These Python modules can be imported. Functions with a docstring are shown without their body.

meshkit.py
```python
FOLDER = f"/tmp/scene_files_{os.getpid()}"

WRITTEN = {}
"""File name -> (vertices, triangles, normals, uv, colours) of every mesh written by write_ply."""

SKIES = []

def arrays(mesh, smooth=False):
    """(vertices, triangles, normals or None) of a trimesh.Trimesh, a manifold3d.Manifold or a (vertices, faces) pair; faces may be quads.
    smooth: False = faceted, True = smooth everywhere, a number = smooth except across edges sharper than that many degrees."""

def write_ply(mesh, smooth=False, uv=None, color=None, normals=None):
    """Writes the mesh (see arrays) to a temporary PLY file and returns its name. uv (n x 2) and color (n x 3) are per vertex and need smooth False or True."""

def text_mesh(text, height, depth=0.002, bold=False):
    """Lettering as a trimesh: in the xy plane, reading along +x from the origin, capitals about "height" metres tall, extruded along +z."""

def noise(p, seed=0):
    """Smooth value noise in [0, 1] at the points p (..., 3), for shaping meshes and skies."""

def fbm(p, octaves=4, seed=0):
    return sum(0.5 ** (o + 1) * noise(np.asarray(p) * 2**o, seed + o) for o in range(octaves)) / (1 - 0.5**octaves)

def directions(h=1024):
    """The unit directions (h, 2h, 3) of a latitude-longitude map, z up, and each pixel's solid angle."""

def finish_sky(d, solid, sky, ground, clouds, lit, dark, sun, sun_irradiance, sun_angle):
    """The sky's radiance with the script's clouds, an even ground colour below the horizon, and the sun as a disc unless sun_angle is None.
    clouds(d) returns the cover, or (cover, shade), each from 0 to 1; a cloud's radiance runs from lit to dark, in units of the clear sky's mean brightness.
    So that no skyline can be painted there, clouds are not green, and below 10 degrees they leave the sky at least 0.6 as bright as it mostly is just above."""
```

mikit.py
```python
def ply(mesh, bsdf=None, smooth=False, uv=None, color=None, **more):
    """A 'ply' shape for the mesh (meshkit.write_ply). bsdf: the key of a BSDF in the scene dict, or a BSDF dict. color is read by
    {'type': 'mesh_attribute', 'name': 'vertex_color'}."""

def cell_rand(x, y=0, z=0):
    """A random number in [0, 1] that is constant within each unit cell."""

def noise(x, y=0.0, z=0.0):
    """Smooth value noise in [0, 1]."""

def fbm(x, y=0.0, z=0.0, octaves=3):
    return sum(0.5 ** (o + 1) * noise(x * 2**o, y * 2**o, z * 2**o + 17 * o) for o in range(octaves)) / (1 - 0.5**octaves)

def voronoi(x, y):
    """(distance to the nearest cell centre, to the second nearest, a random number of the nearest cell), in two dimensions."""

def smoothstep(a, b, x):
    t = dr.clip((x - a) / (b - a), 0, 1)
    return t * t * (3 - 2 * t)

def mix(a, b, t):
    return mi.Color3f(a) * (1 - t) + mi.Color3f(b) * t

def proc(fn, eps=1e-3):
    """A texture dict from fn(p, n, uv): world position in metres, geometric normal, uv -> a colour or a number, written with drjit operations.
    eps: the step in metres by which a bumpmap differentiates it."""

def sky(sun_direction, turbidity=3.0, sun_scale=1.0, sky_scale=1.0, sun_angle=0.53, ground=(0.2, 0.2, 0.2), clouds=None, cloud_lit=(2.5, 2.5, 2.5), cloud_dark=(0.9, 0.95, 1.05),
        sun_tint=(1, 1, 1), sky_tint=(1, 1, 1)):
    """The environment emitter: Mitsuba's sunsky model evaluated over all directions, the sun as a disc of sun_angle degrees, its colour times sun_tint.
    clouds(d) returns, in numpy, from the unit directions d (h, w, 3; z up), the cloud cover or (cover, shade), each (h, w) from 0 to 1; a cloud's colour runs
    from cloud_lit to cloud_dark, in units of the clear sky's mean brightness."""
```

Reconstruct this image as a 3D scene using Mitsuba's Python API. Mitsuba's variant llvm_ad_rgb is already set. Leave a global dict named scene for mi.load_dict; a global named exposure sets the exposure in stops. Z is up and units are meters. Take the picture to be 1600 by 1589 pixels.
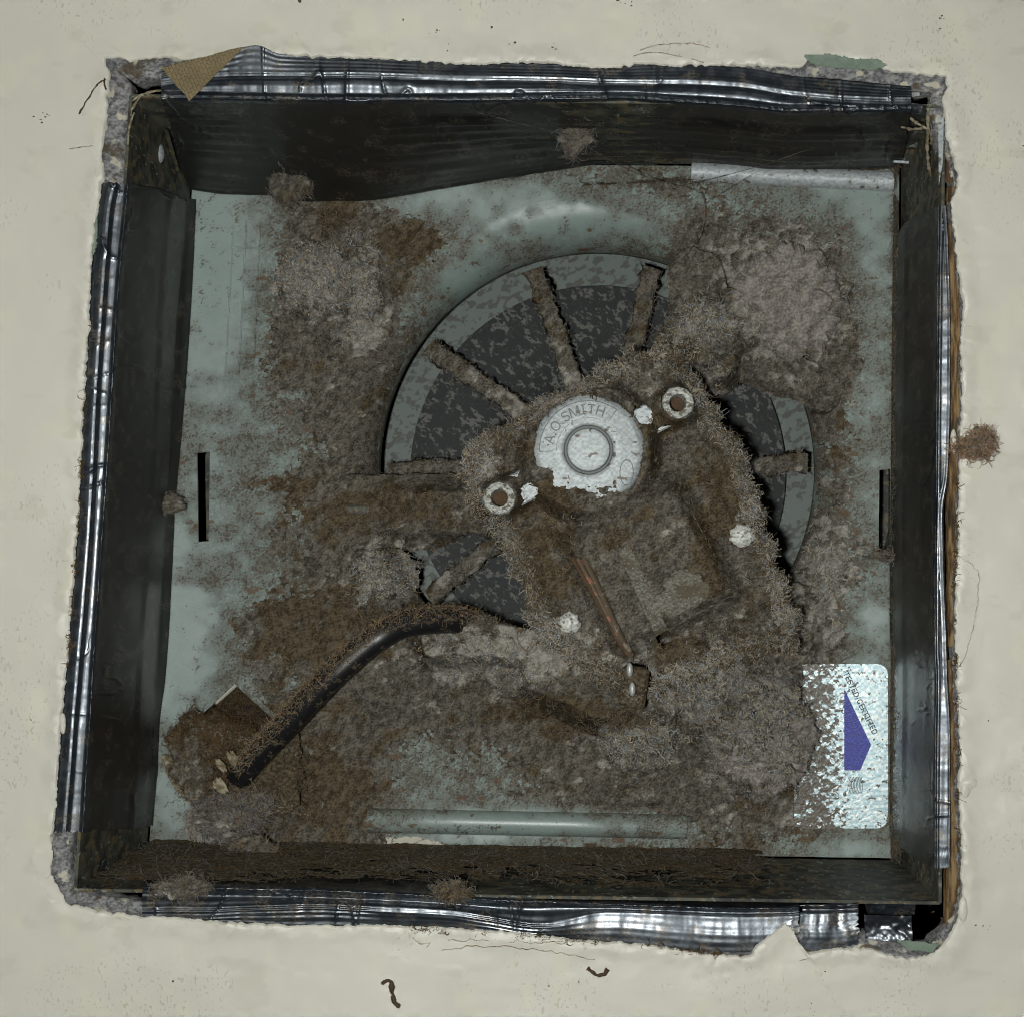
import math, random
import numpy as np, trimesh, drjit as dr, mitsuba as mi
import mikit, meshkit
from mikit import proc, noise, fbm, smoothstep, mix, voronoi
from scipy.interpolate import PchipInterpolator
from scipy.spatial.transform import Rotation
from shapely.geometry import Polygon, Point
import shapely

T = mi.ScalarTransform4f
rng = np.random.default_rng(7)
random.seed(7)
scene = {'type': 'scene'}
labels = {}

# ---------------------------------------------------------------- camera, lamps, exposure
D = 650.0            # mm from the lens to the wall
MM = 0.2             # mm on the wall per pixel of the photograph
exposure = 0.0
scene['camera'] = {
    'type': 'perspective', 'fov_axis': 'x', 'fov': 2 * math.degrees(math.atan(160 / D)), 'near_clip': 0.01, 'far_clip': 20.0,
    'principal_point_offset_x': -0.1, 'principal_point_offset_y': -0.054,
    'to_world': T().look_at(origin=[0, -D / 1000, 0], target=[0, 0, 0], up=[0, 0, 1]),
    }
# the flash of the camera, low on its left; an unseen soft lamp farther back at upper left warms the wall
scene['flash_lamp'] = {'type': 'disk', 'to_world': T().look_at(origin=[-.034, -.648, -.016], target=[0, 0, 0], up=[0, 0, 1]).scale([.008, .008, .008]),
                       'bsdf': {'type': 'diffuse', 'reflectance': {'type': 'rgb', 'value': .2}},
                       'emitter': {'type': 'area', 'radiance': {'type': 'rgb', 'value': [5020, 5140, 4960]}}}
labels['flash_lamp'] = dict(label='small round flash lamp beside the camera, outside the photograph', category='lamp')
scene['unseen_room_lamp'] = {'type': 'rectangle', 'to_world': T().look_at(origin=[-.9, -2.0, 1.0], target=[0, 0, 0], up=[0, 0, 1]).scale([.35, .35, .35]),
                      'bsdf': {'type': 'diffuse', 'reflectance': {'type': 'rgb', 'value': .5}},
                      'emitter': {'type': 'area', 'radiance': {'type': 'rgb', 'value': [2.6, 2.5, 2.1]}}}
labels['unseen_room_lamp'] = dict(label='square soft unseen lamp behind the camera at upper left, lighting the wall, outside the photograph', category='lamp')


# ---------------------------------------------------------------- helpers (all lengths in mm until ply)
def P(px, py, y=0.0):
    """Where the point seen at a pixel of the photograph lies when it is y mm behind the wall's face."""
    px, py, y = np.broadcast_arrays(np.asarray(px, float), np.asarray(py, float), np.asarray(y, float))
    s = MM * (1 + y / D)
    return np.stack([(px - 960) * s, y, (880 - py) * s], -1)


def add(key, mesh, bsdf, smooth=False, color=None):
    if isinstance(mesh, (tuple, list)):
        v, f = np.asarray(mesh[0], float), np.asarray(mesh[1], int)
    else:
        v, f = np.asarray(mesh.vertices), np.asarray(mesh.faces)
    base, k = key, 0
    while key in scene:
        k += 1
        key = f'{base}_{k:03d}'
    scene[key] = mikit.ply((v / 1000.0, f), bsdf, smooth=smooth, color=color)
    return key


def thing(key, label, cat, group=None, kind=None):
    labels[key] = {'label': label, 'category': cat}
    if group: labels[key]['group'] = group
    if kind: labels[key]['kind'] = kind
    return key


def cat(*ms):
    vs, fs, n = [], [], 0
    for v, f in ms:
        v, f = np.asarray(v), np.asarray(f)
        if f.shape[1] == 4: f = np.vstack([f[:, [0, 1, 2]], f[:, [0, 2, 3]]])
        vs.append(v); fs.append(f + n); n += len(v)
    return np.vstack(vs), np.vstack(fs)


def vf(m): return np.array(m.vertices), np.array(m.faces)


def grid_faces(nu, nv, keep=None, wrap=False):
    i, j = np.meshgrid(np.arange(nu - 1), np.arange(nv if wrap else nv - 1), indexing='ij')
    j2 = (j + 1) % nv
    q = np.stack([i * nv + j, (i + 1) * nv + j, (i + 1) * nv + j2, i * nv + j2], -1).reshape(-1, 4)
    if keep is not None: q = q[keep.reshape(-1)[q].all(1)]
    return np.vstack([q[:, [0, 1, 2]], q[:, [0, 2, 3]]])


def compact(v, f, *more):
    used = np.unique(f)
    m = np.full(len(v), -1); m[used] = np.arange(len(used))
    return (v[used], m[f]) + tuple(a[used] for a in more)


def normals(g):
    du, dv = np.gradient(g, axis=0), np.gradient(g, axis=1)
    n = np.cross(du, dv)
    n /= np.linalg.norm(n, axis=-1, keepdims=True) + 1e-12
    return np.where((n[..., 1:2] > 0) if abs(n[..., 1].mean()) > .2 else np.full(n[..., :1].shape, False), -n, n)


def nz(p, s, oct=3, seed=0):
    return meshkit.fbm(np.asarray(p) / s, oct, seed)


def tube(pts, r, sides=10, lobes=0.0, nlobe=4, n=None):
    pts = np.asarray(pts, float)
    if n:
        t = np.r_[0, np.cumsum(np.linalg.norm(np.diff(pts, axis=0), axis=1))]
        f = PchipInterpolator(t, pts, axis=0)
        u = np.linspace(0, t[-1], n)
        if np.ndim(r): r = np.interp(u, t, r)
        pts = f(u)
    tg = np.gradient(pts, axis=0); tg /= np.linalg.norm(tg, axis=1, keepdims=True) + 1e-12
    ref = np.array([0, 1.0, 0])
    a = np.cross(tg, ref); bad = np.linalg.norm(a, axis=1) < .05
    a[bad] = np.cross(tg[bad], [1, 0, 0.])
    a /= np.linalg.norm(a, axis=1, keepdims=True)
    b = np.cross(tg, a)
    th = np.arange(sides) * 2 * np.pi / sides
    rr = np.broadcast_to(r, (len(pts),))[:, None] * (1 + lobes * np.cos(nlobe * th))[None]
    v = pts[:, None] + rr[..., None] * (np.cos(th)[None, :, None] * a[:, None] + np.sin(th)[None, :, None] * b[:, None])
    v = v.reshape(-1, 3)
    f = grid_faces(len(pts), sides, wrap=True)
    v = np.vstack([v, pts[0], pts[-1]])
    k = np.arange(sides); n0, n1 = len(v) - 2, len(v) - 1
    last = (len(pts) - 1) * sides
    f = np.vstack([f, np.stack([np.full(sides, n0), k, (k + 1) % sides], 1), np.stack([np.full(sides, n1), last + (k + 1) % sides, last + k], 1)])
    return v, f


def hull(pts):
    return vf(trimesh.convex.convex_hull(np.asarray(pts, float)))


def rbox(cx, cy, cz, sx, sy, sz, r=.6, R=None):
    """A box with rounded (chamfered) edges."""
    pts = []
    for a in (-1, 1):
        for b in (-1, 1):
            for c in (-1, 1):
                for k in range(3):
                    o = np.array([a * (sx / 2 - r), b * (sy / 2 - r), c * (sz / 2 - r)])
                    o[k] += (a, b, c)[k] * r
                    pts.append(o)
    pts = np.array(pts)
    if R is not None: pts = pts @ R.T
    return hull(pts + [cx, cy, cz])


def prism(poly, y0, y1, ch=0.0):
    """A shapely polygon in (x, z) mm, from depth y0 (front) to y1."""
    ms = []
    for g in getattr(poly, 'geoms', [poly]):
        m = trimesh.creation.extrude_polygon(g, y1 - y0, engine='earcut')
        v = np.array(m.vertices)
        ms.append((np.stack([v[:, 0], y0 + v[:, 2], v[:, 1]], 1), np.array(m.faces)[:, ::-1]))
    return cat(*ms)


def fibres(pts, n, count, length, radius, out=.5, flat=1.0, seg=4, curl=.8, seed=0, tone=(.55, 1.15), rgb=(.2, .17, .14), along=None):
    """Loose curled lint fibres that start at pts (normals n): thin three-sided tubes, each with a random tone of its own."""
    r = np.random.default_rng(seed)
    k = r.integers(0, len(pts), count)
    p0, nn = pts[k], n[k]
    d = r.normal(size=(count, 3))
    d -= (d * nn).sum(1, keepdims=True) * nn * flat
    d /= np.linalg.norm(d, axis=1, keepdims=True) + 1e-9
    d = d + nn * (r.random((count, 1)) * out)
    if along is not None: d += along
    d /= np.linalg.norm(d, axis=1, keepdims=True)
    L = (length[0] + (length[1] - length[0]) * r.random(count) ** 2)[:, None] / seg
    path = [p0 - nn * .1]
    axis = r.normal(size=(count, 3)); axis /= np.linalg.norm(axis, axis=1, keepdims=True)
    ang = r.normal(size=(count, 1)) * curl
    for s in range(seg):
        path.append(path[-1] + d * L)
        d = d + np.cross(axis, d) * ang + r.normal(size=(count, 3)) * .35 * curl - nn * .12 * s * out
        d /= np.linalg.norm(d, axis=1, keepdims=True)
    path = np.stack(path, 1)
    tg = np.gradient(path, axis=1); tg /= np.linalg.norm(tg, axis=-1, keepdims=True) + 1e-9
    a = np.cross(tg, axis[:, None]); a /= np.linalg.norm(a, axis=-1, keepdims=True) + 1e-9
    b = np.cross(tg, a)
    rad = (radius * (.6 + .8 * r.random(count)))[:, None, None]
    v = np.stack([path + rad * (math.cos(t) * a + math.sin(t) * b) for t in (0, 2.094, 4.189)], 2)
    m = seg + 1
    f0 = []
    for s in range(seg):
        for t in range(3):
            i, j, k2, l = s * 3 + t, s * 3 + (t + 1) % 3, (s + 1) * 3 + (t + 1) % 3, (s + 1) * 3 + t
            f0 += [[i, j, k2], [i, k2, l]]
    f = (np.array(f0)[None] + (np.arange(count) * m * 3)[:, None, None]).reshape(-1, 3)
    c = (np.asarray(rgb)[k] if np.ndim(rgb) == 2 else np.asarray(rgb)[None]) * (tone[0] + (tone[1] - tone[0]) * r.random((count, 1)))
    c = c * (1 + .12 * r.normal(size=(count, 1)) * np.array([[1, .2, -1]]))
    c = np.clip(np.repeat(c, m * 3, 0), .01, .9)
    return v.reshape(-1, 3), f, c


def joinc(parts):
    """(v, f, c) pieces -> one."""
    v, f = cat(*[(p[0], p[1]) for p in parts])
    return v, f, np.vstack([p[2] for p in parts])


# ---------------------------------------------------------------- materials
def rgb(*c): return {'type': 'rgb', 'value': list(c) if len(c) == 3 else [c[0]] * 3}
def pr(color, rough=.5, metallic=0.0, spec=.5, **k):
    col = color if isinstance(color, dict) else rgb(*color)
    return {'type': 'principled', 'base_color': col, 'roughness': rough if isinstance(rough, dict) else float(rough), 'metallic': metallic, 'specular': spec, **k}
def two(b): return {'type': 'twosided', 'nested': b}


def c_paint(p, n, uv):
    x, y, z = p.x * 1000, p.y * 1000, p.z * 1000
    col = mix((.67, .645, .56), (.61, .59, .515), fbm(x / 35, z / 35, 3.0, 3))
    col = mix(col, (.70, .66, .53), smoothstep(.55, .8, fbm(x / 9 + 40, z / 14, 1.0, 3)) * .5)
    smudge = smoothstep(.66, .80, fbm(x / 14 + 9, z / 8, 7.0, 4))
    col = mix(col, (.46, .42, .32), smudge * .22)
    fine = smoothstep(.80, .87, noise(x / .55, z / .9, 2.0)) * smoothstep(.52, .72, fbm(x / 22, z / 22, 5.0, 3))
    return mix(col, (.26, .21, .14), fine * .30)
def b_paint(p, n, uv):
    x, z = p.x * 1000, p.z * 1000
    return (fbm(x / 7, z / 5, 0.5, 3) * .55 + fbm(x / 1.6, z / 1.6, 2.5, 2) * .07 + fbm(x / 30, z / 18, 4.5, 2) * 1.2) * 1e-3
scene['paint'] = two({'type': 'bumpmap', 'bump': proc(b_paint, 3e-4), 'scale': .8, 'nested': pr(proc(c_paint), .42, spec=.4)})

def c_plaster(p, n, uv):
    x, y, z = p.x * 1000, p.y * 1000, p.z * 1000
    g = .5 * fbm((x + z * .4) / 1.5, y / 1.5, (z - x * .4) / 1.5, 3) + .5 * fbm(x / .6, y / .6, z / .6, 3)
    col = mix((.085, .085, .088), (.33, .33, .33), smoothstep(.3, .7, g))
    col = mix(col, (.5, .47, .38), smoothstep(.62, .72, fbm(x / 3.5, y / 2, z / 3.5 + 9, 3)))
    return mix(col, (.08, .055, .03), smoothstep(.60, .70, fbm(x / 5 + 30, y / 4, z / 5, 4)) * .8)
scene['plaster'] = two(pr(proc(c_plaster), .85, spec=.2))

def tape_fn(seed, dust, bare=(.010, .0135, .018)):
    def c_tape(p, n, uv):
        x, y, z = p.x * 1000, p.y * 1000, p.z * 1000
        d = smoothstep(.62 - dust, .78 - dust, fbm(x / 5 + seed, y / 8, z / 5, 4)) * smoothstep(.42, .62, noise(x / .5, y / .5, z / .5))
        return mix(bare, (.12, .098, .07), d * .5)
    return c_tape
def r_tape(p, n, uv):
    x, y, z = p.x * 1000, p.y * 1000, p.z * 1000
    return .31 + .16 * smoothstep(.4, .7, fbm(x / 3, y / 6, z / 3, 3))
scene['tape'] = two(pr(proc(tape_fn(1.0, 0.05)), proc(r_tape), spec=1.0, spec_tint=.35, clearcoat=.7, clearcoat_gloss=.8))
scene['tape_lining'] = two(pr(proc(tape_fn(9.0, .08, (.017, .017, .015))), .44, spec=.5))
scene['tape_dusty'] = two(pr(proc(tape_fn(5.0, .13)), proc(r_tape), spec=1.0, spec_tint=.35, clearcoat=.6, clearcoat_gloss=.8))

def c_weave(p, n, uv):
    x, z = p.x * 1000, p.z * 1000
    wv = noise(x / 2, z / 2, 1.0) * .5
    a, b = (x * .9 + z * .44) / 1.05 + wv, (-x * .44 + z * .9) / 2.0 + wv
    b = b + .5 * (dr.floor(a) - 2 * dr.floor(a / 2))
    ln = dr.maximum(smoothstep(.80, .92, a - dr.floor(a)), smoothstep(.86, .95, b - dr.floor(b)))
    col = mix((.26, .205, .11), (.19, .15, .085), fbm(x / 2, z / 2, 0.0, 3))
    return mix(col, (.07, .055, .03), ln * .8)
scene['tape_backing'] = two(pr(proc(c_weave), .7, spec=.25))

# how dusty a spot of the fan is: ellipses of settled dust (photo pixels on the plate) and clean spots
DUST = [(720,1165,180,90,.22),(410,755,70,16,.55),(440,850,26,50,.5),(330,905,50,12,.6),(420,960,60,20,.4),(500,440,120,110,1.0),(480,560,130,100,.8),(570,400,70,110,.8),(640,390,90,60,.75),(520,320,70,45,.8),(570,640,80,110,.8),
        (500,760,120,70,.35),(630,790,140,75,1.1),(540,900,150,110,.75),(620,920,90,90,.9),(480,990,130,60,.55),(700,1050,190,75,.9),
        (900,1060,220,90,1.0),(1050,1130,230,110,1.0),(1190,1140,170,140,1.1),(1265,950,75,210,.95),(1300,640,65,230,.8),(1230,470,140,120,1.1),
        (1090,430,90,80,.7),(1150,560,130,70,1.0),(1120,330,180,55,.5),(440,1230,130,170,1.0),(530,1240,80,110,.9),(350,1290,110,60,.9),
        (1130,1240,220,70,.9),(830,1100,150,40,.5),(1000,1215,120,40,.3),(700,1335,500,28,.6),(1245,1130,60,130,.5),(1390,620,25,400,.25),(1320,880,90,40,.5),
        (740,370,150,40,.35),(960,270,160,30,.45),(1000,1245,170,40,.35),(560,1300,110,40,.5)]
CLEAN = [(860,345,130,34,1.0),(735,410,50,45,.9),(1000,350,70,30,.5),(1285,760,22,110,.5),(345,440,68,190,1.5),(410,840,90,110,.35),(285,1010,60,150,1.2),(1365,480,42,400,.8),(1290,300,130,55,.7),(283,1255,42,65,1.6),
         (1330,1325,110,26,.7),(820,1285,260,26,1.3),(700,1320,110,18,.8),(1330,1130,60,120,.7),(640,320,90,30,.7),(800,300,120,25,.4),(700,450,60,60,.5),(1365,1000,40,100,.6)]
def cover_np(px, py):
    c = np.zeros_like(px)
    for x, y, a, b, w in DUST: c = c + w * np.exp(-((px - x) / a) ** 2 - ((py - y) / b) ** 2)
    for x, y, a, b, w in CLEAN: c = c - w * np.exp(-((px - x) / a) ** 2 - ((py - y) / b) ** 2)
    return c
BROWN = [(1040,1010,120,28),(1010,680,50,30),(850,850,60,60),(1090,850,30,60),(330,900,60,16),(440,760,60,18),(420,930,30,60),(640,395,75,55),(720,380,60,25),(600,790,120,28),(560,960,120,60),(480,1010,80,40),(850,880,50,110),(1130,770,38,70),(1060,560,60,30),(990,1060,45,40),(520,1230,75,90),(520,340,45,45),
         (1170,1010,70,40),(920,1110,140,40),(1240,1230,100,40),(430,800,60,40),(1320,690,30,30),(840,790,70,25),(760,1330,420,26),(600,1000,110,36),(760,690,40,40),(460,1130,60,60)]
GREY = [(1105,615,28,60),(1165,770,24,70),(820,640,70,26),(800,900,22,70),(860,985,50,26),(1040,560,60,22),(300,1290,60,50),(930,590,90,22),(760,720,26,60),(1215,900,30,120),(1225,468,105,105),(495,440,75,70),(1195,1145,105,110),(1100,1050,110,70),(600,905,70,50),(780,1020,160,50),(1090,520,60,60),(1290,900,50,120),(570,470,35,100),(1000,1150,80,50),(860,600,90,40)]
def zone_np(px, py, Z):
    c = np.zeros_like(px)
    for x, y, a, b in Z: c = np.maximum(c, np.exp(-((px - x) / a) ** 2 - ((py - y) / b) ** 2))
    return c
def zone_dr(px, py, Z):
    c = mi.Float(0)
    for x, y, a, b in Z: c = dr.maximum(c, dr.exp(-dr.square((px - x) / a) - dr.square((py - y) / b)))
    return c
S95 = MM * (1 + 95 / D)
def cover_dr(x, z):
    px, py = x / S95 + 960, 880 - z / S95
    c = mi.Float(0)
    for X, Y, a, b, w in DUST: c = c + w * dr.exp(-dr.square((px - X) / a) - dr.square((py - Y) / b))
    for X, Y, a, b, w in CLEAN: c = c - w * dr.exp(-dr.square((px - X) / a) - dr.square((py - Y) / b))
    return c

def c_plate(p, n, uv):
    x, y, z = p.x * 1000, p.y * 1000, p.z * 1000
    col = mix((.250, .316, .294), (.195, .250, .232), fbm(x / 9, y / 9, z / 9, 3))
    col = mix(col, (.27, .33, .30), smoothstep(.55, .75, noise(x / .5, y / .5, z / .5)) * .35)
    cv = cover_dr(x, z)
    rx, rz = x * .82 + z * .57, z * .82 - x * .57
    grain = .6 * fbm(rx / .62, y / .62, rz / .62, 3) + .4 * fbm((rx + rz * .4) / 1.9, y / 1.9, (rz - rx * .4) / 1.9, 3)
    big = fbm(x / 6 + 3, y / 6, z / 6, 4)
    d = smoothstep(.56, .62, grain + dr.maximum(cv, -.55) * .22 + .015 + (big - .5) * .6)
    col = mix(col, (.068, .056, .037), d * .88)
    gr2 = fbm(rz / .8 + 9, y / .8, rx / .8, 3)
    film = smoothstep(.33, .52, .35 * grain + .35 * gr2 + .3 * big) * smoothstep(-1.0, .05, cv + 1.4 * (big - .5))
    col = mix(col, mix((.058, .053, .039), (.155, .150, .122), smoothstep(.3, .7, gr2)), film * .72)
    rust = smoothstep(.66, .72, fbm(x / 3 + 50, y / 3, z / 3, 4) + dr.minimum(cv, .6) * .08 - .02)
    return mix(col, (.10, .052, .022), rust * .8)
def r_plate(p, n, uv):                                # the dust film is dull, the bare paint has a sheen
    x, y, z = p.x * 1000, p.y * 1000, p.z * 1000
    big = fbm(x / 6 + 3, y / 6, z / 6, 4)
    return .37 + .38 * smoothstep(-1.0, .05, cover_dr(x, z) + 1.4 * (big - .5))
scene['plate_paint'] = two(pr(proc(c_plate), proc(r_plate), spec=.65))

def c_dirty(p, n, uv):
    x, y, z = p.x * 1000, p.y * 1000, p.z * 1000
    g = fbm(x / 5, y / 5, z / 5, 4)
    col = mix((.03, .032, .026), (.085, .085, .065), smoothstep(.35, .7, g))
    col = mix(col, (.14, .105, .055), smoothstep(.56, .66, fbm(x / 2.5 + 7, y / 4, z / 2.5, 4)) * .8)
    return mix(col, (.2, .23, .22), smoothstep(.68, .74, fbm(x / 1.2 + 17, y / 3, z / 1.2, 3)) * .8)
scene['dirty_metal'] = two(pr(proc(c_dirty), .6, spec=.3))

def c_fan(p, n, uv):
    x, y, z = p.x * 1000, p.y * 1000, p.z * 1000
    d = smoothstep(.53, .60, fbm((x + z) / 2.2, y / 5, (z - x) / 4.5, 5)) * smoothstep(.25, .55, noise(x / .7, y / .8, z / .7))
    col = mix((.008, .012, .013), (.014, .016, .015), fbm(x / 14, y / 9, z / 14, 2))
    return mix(col, (.16, .158, .142), d * .7)
scene['impeller_plastic'] = two(pr(proc(c_fan), .55, spec=.25))
def c_scroll(p, n, uv):
    x, y, z = p.x * 1000, p.y * 1000, p.z * 1000
    d = smoothstep(.50, .60, fbm((x + z * .5) / 2.4, y / 5, (z - x * .5) / 2.4, 5))
    return mix((.115, .142, .124), (.035, .032, .025), d * .8)
scene['scroll_metal'] = two(pr(proc(c_scroll), .5, spec=.4))

def c_lint(p, n, uv):
    x, y, z = p.x * 1000, p.y * 1000, p.z * 1000
    rx, rz = x * .82 + z * .57, z * .82 - x * .57
    f = .5 * fbm(rx / .6, y / .6, rz / .6, 2) + .5 * fbm((rx + rz * .5) / 2.2, y / 2.2, (rz - rx * .5) / 2.2, 3)
    col = mix((.052, .046, .037), (.185, .165, .135), smoothstep(.3, .72, f))
    px, py = x / S95 + 960, 880 - z / S95            # a place on the fan, measured at the plate
    nb = fbm((rx + 2 * f) / 6.5 + 20, y / 13, (rz - 2 * f) / 6.5, 4)
    br = smoothstep(.41, .57, nb + .38 * (zone_dr(px, py, BROWN) - .45) - .25 * zone_dr(px, py, GREY))
    gy = smoothstep(.42, .58, fbm((rx - 2 * f) / 4.6 + 60, y / 9, (rz + 2 * f) / 4.6, 4) + .45 * (zone_dr(px, py, GREY) - .5))
    col = mix(col, mix((.175, .162, .140), (.385, .360, .315), smoothstep(.25, .7, f)), gy)
    return mix(col, mix((.045, .032, .018), (.135, .104, .064), smoothstep(.3, .72, f)), br * .9)
scene['lint'] = two({'type': 'diffuse', 'reflectance': proc(c_lint)})
def c_grease(p, n, uv):
    x, y, z = p.x * 1000, p.y * 1000, p.z * 1000
    f = fbm(x / .9, y / .9, z / .9, 3)
    col = mix((.042, .032, .018), (.125, .098, .062), smoothstep(.3, .72, f))
    col = mix(col, (.10, .060, .028), smoothstep(.58, .70, fbm(x / 8 + 3, y / 8, z / 8, 4)) * .7)
    return mix(col, (.24, .235, .21), smoothstep(.66, .74, noise(x / .6, y / .6, z / .6)) * smoothstep(.45, .6, fbm(x / 9, y / 9, z / 9 + 30, 3)) * .6)
scene['grease'] = two(pr(proc(c_grease), .8, spec=.2))
scene['fibre'] = two({'type': 'diffuse', 'reflectance': {'type': 'mesh_attribute', 'name': 'vertex_color'}})

def c_film(p, n, uv):
    x, y, z = p.x * 1000, p.y * 1000, p.z * 1000
    col = mix((.10, .092, .072), (.215, .200, .165), smoothstep(.3, .7, fbm(x / .7, y / .7, z / .7, 3)))
    col = mix(col, (.10, .078, .048), smoothstep(.5, .65, fbm(x / 9, y / 9, z / 9, 3)) * .8)
    return mix(col, (.30, .30, .28), smoothstep(.66, .74, noise(x / .55, y / .55, z / .55)) * .6)
scene['film_dust'] = two(pr(proc(c_film), .8, spec=.2))
def c_zinc(p, n, uv):
    x, y, z = p.x * 1000, p.y * 1000, p.z * 1000
    col = mix((.34, .37, .38), (.50, .54, .545), smoothstep(.3, .7, fbm(x / .8, y / .8, z / .8, 3)))
    return mix(col, (.10, .075, .045), smoothstep(.66, .72, fbm(x / 2.0 + 8, y / 2.5 + z / 7, z / 2.0, 5)) * .85)
scene['zinc'] = two(pr(proc(c_zinc), .55, metallic=.25, spec=.5))
def c_zincb(p, n, uv):
    x, y, z = p.x * 1000, p.y * 1000, p.z * 1000
    col = mix((.36, .37, .34), (.62, .63, .58), smoothstep(.3, .7, fbm(x / .6, y / .6, z / .6, 3)))
    return mix(col, (.10, .075, .045), smoothstep(.57, .64, fbm(x / 1.3, y / 1.3, z / 1.3, 3)) * .8)
scene['zinc_bright'] = two(pr(proc(c_zincb), .55, metallic=.2, spec=.5))
scene['bright_steel'] = two(pr((.50, .52, .50), .5, metallic=.4))
def c_rust(p, n, uv):
    x, y, z = p.x * 1000, p.y * 1000, p.z * 1000
    return mix((.045, .030, .018), (.125, .070, .034), fbm(x / 2.2, y / 2.2, z / 2.2, 4))
scene['rust'] = two(pr(proc(c_rust), .75, spec=.25))
def c_rubber(p, n, uv):
    x, y, z = p.x * 1000, p.y * 1000, p.z * 1000
    return mix((.011, .011, .012), (.10, .08, .055), smoothstep(.56, .68, fbm(x / 2.2, y / 2.2, z / 2.2, 4)) * smoothstep(.4, .6, noise(x / .5, y / .5, z / .5)) * .8)
scene['black_rubber'] = two(pr(proc(c_rubber), .36, spec=.5))
scene['black_plastic'] = two(pr((.018, .017, .016), .5, spec=.4))
def c_cream(p, n, uv):
    x, y, z = p.x * 1000, p.y * 1000, p.z * 1000
    return mix((.17, .135, .08), (.36, .32, .23), smoothstep(.35, .65, fbm(x / 1.5, y / 1.5, z / 1.5, 4)))
def c_sock(p, n, uv):
    x, y, z = p.x * 1000, p.y * 1000, p.z * 1000
    return mix((.010, .010, .010), (.085, .062, .036), smoothstep(.50, .62, fbm(x / 3, y / 3, z / 3, 4)))
scene['socket_plastic'] = two(pr(proc(c_sock), .7, spec=.15))
scene['cream_plastic'] = two(pr(proc(c_cream), .7, spec=.25))
scene['light_trim'] = two(pr((.48, .46, .38), .55, spec=.3))
def c_copper(p, n, uv):
    x, y, z = p.x * 1000, p.y * 1000, p.z * 1000
    return mix((.085, .06, .035), (.26, .10, .06), smoothstep(.55, .65, fbm(x / 2, y / 2, z / 2, 3)))
scene['copper'] = two(pr(proc(c_copper), .6, spec=.4))
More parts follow.
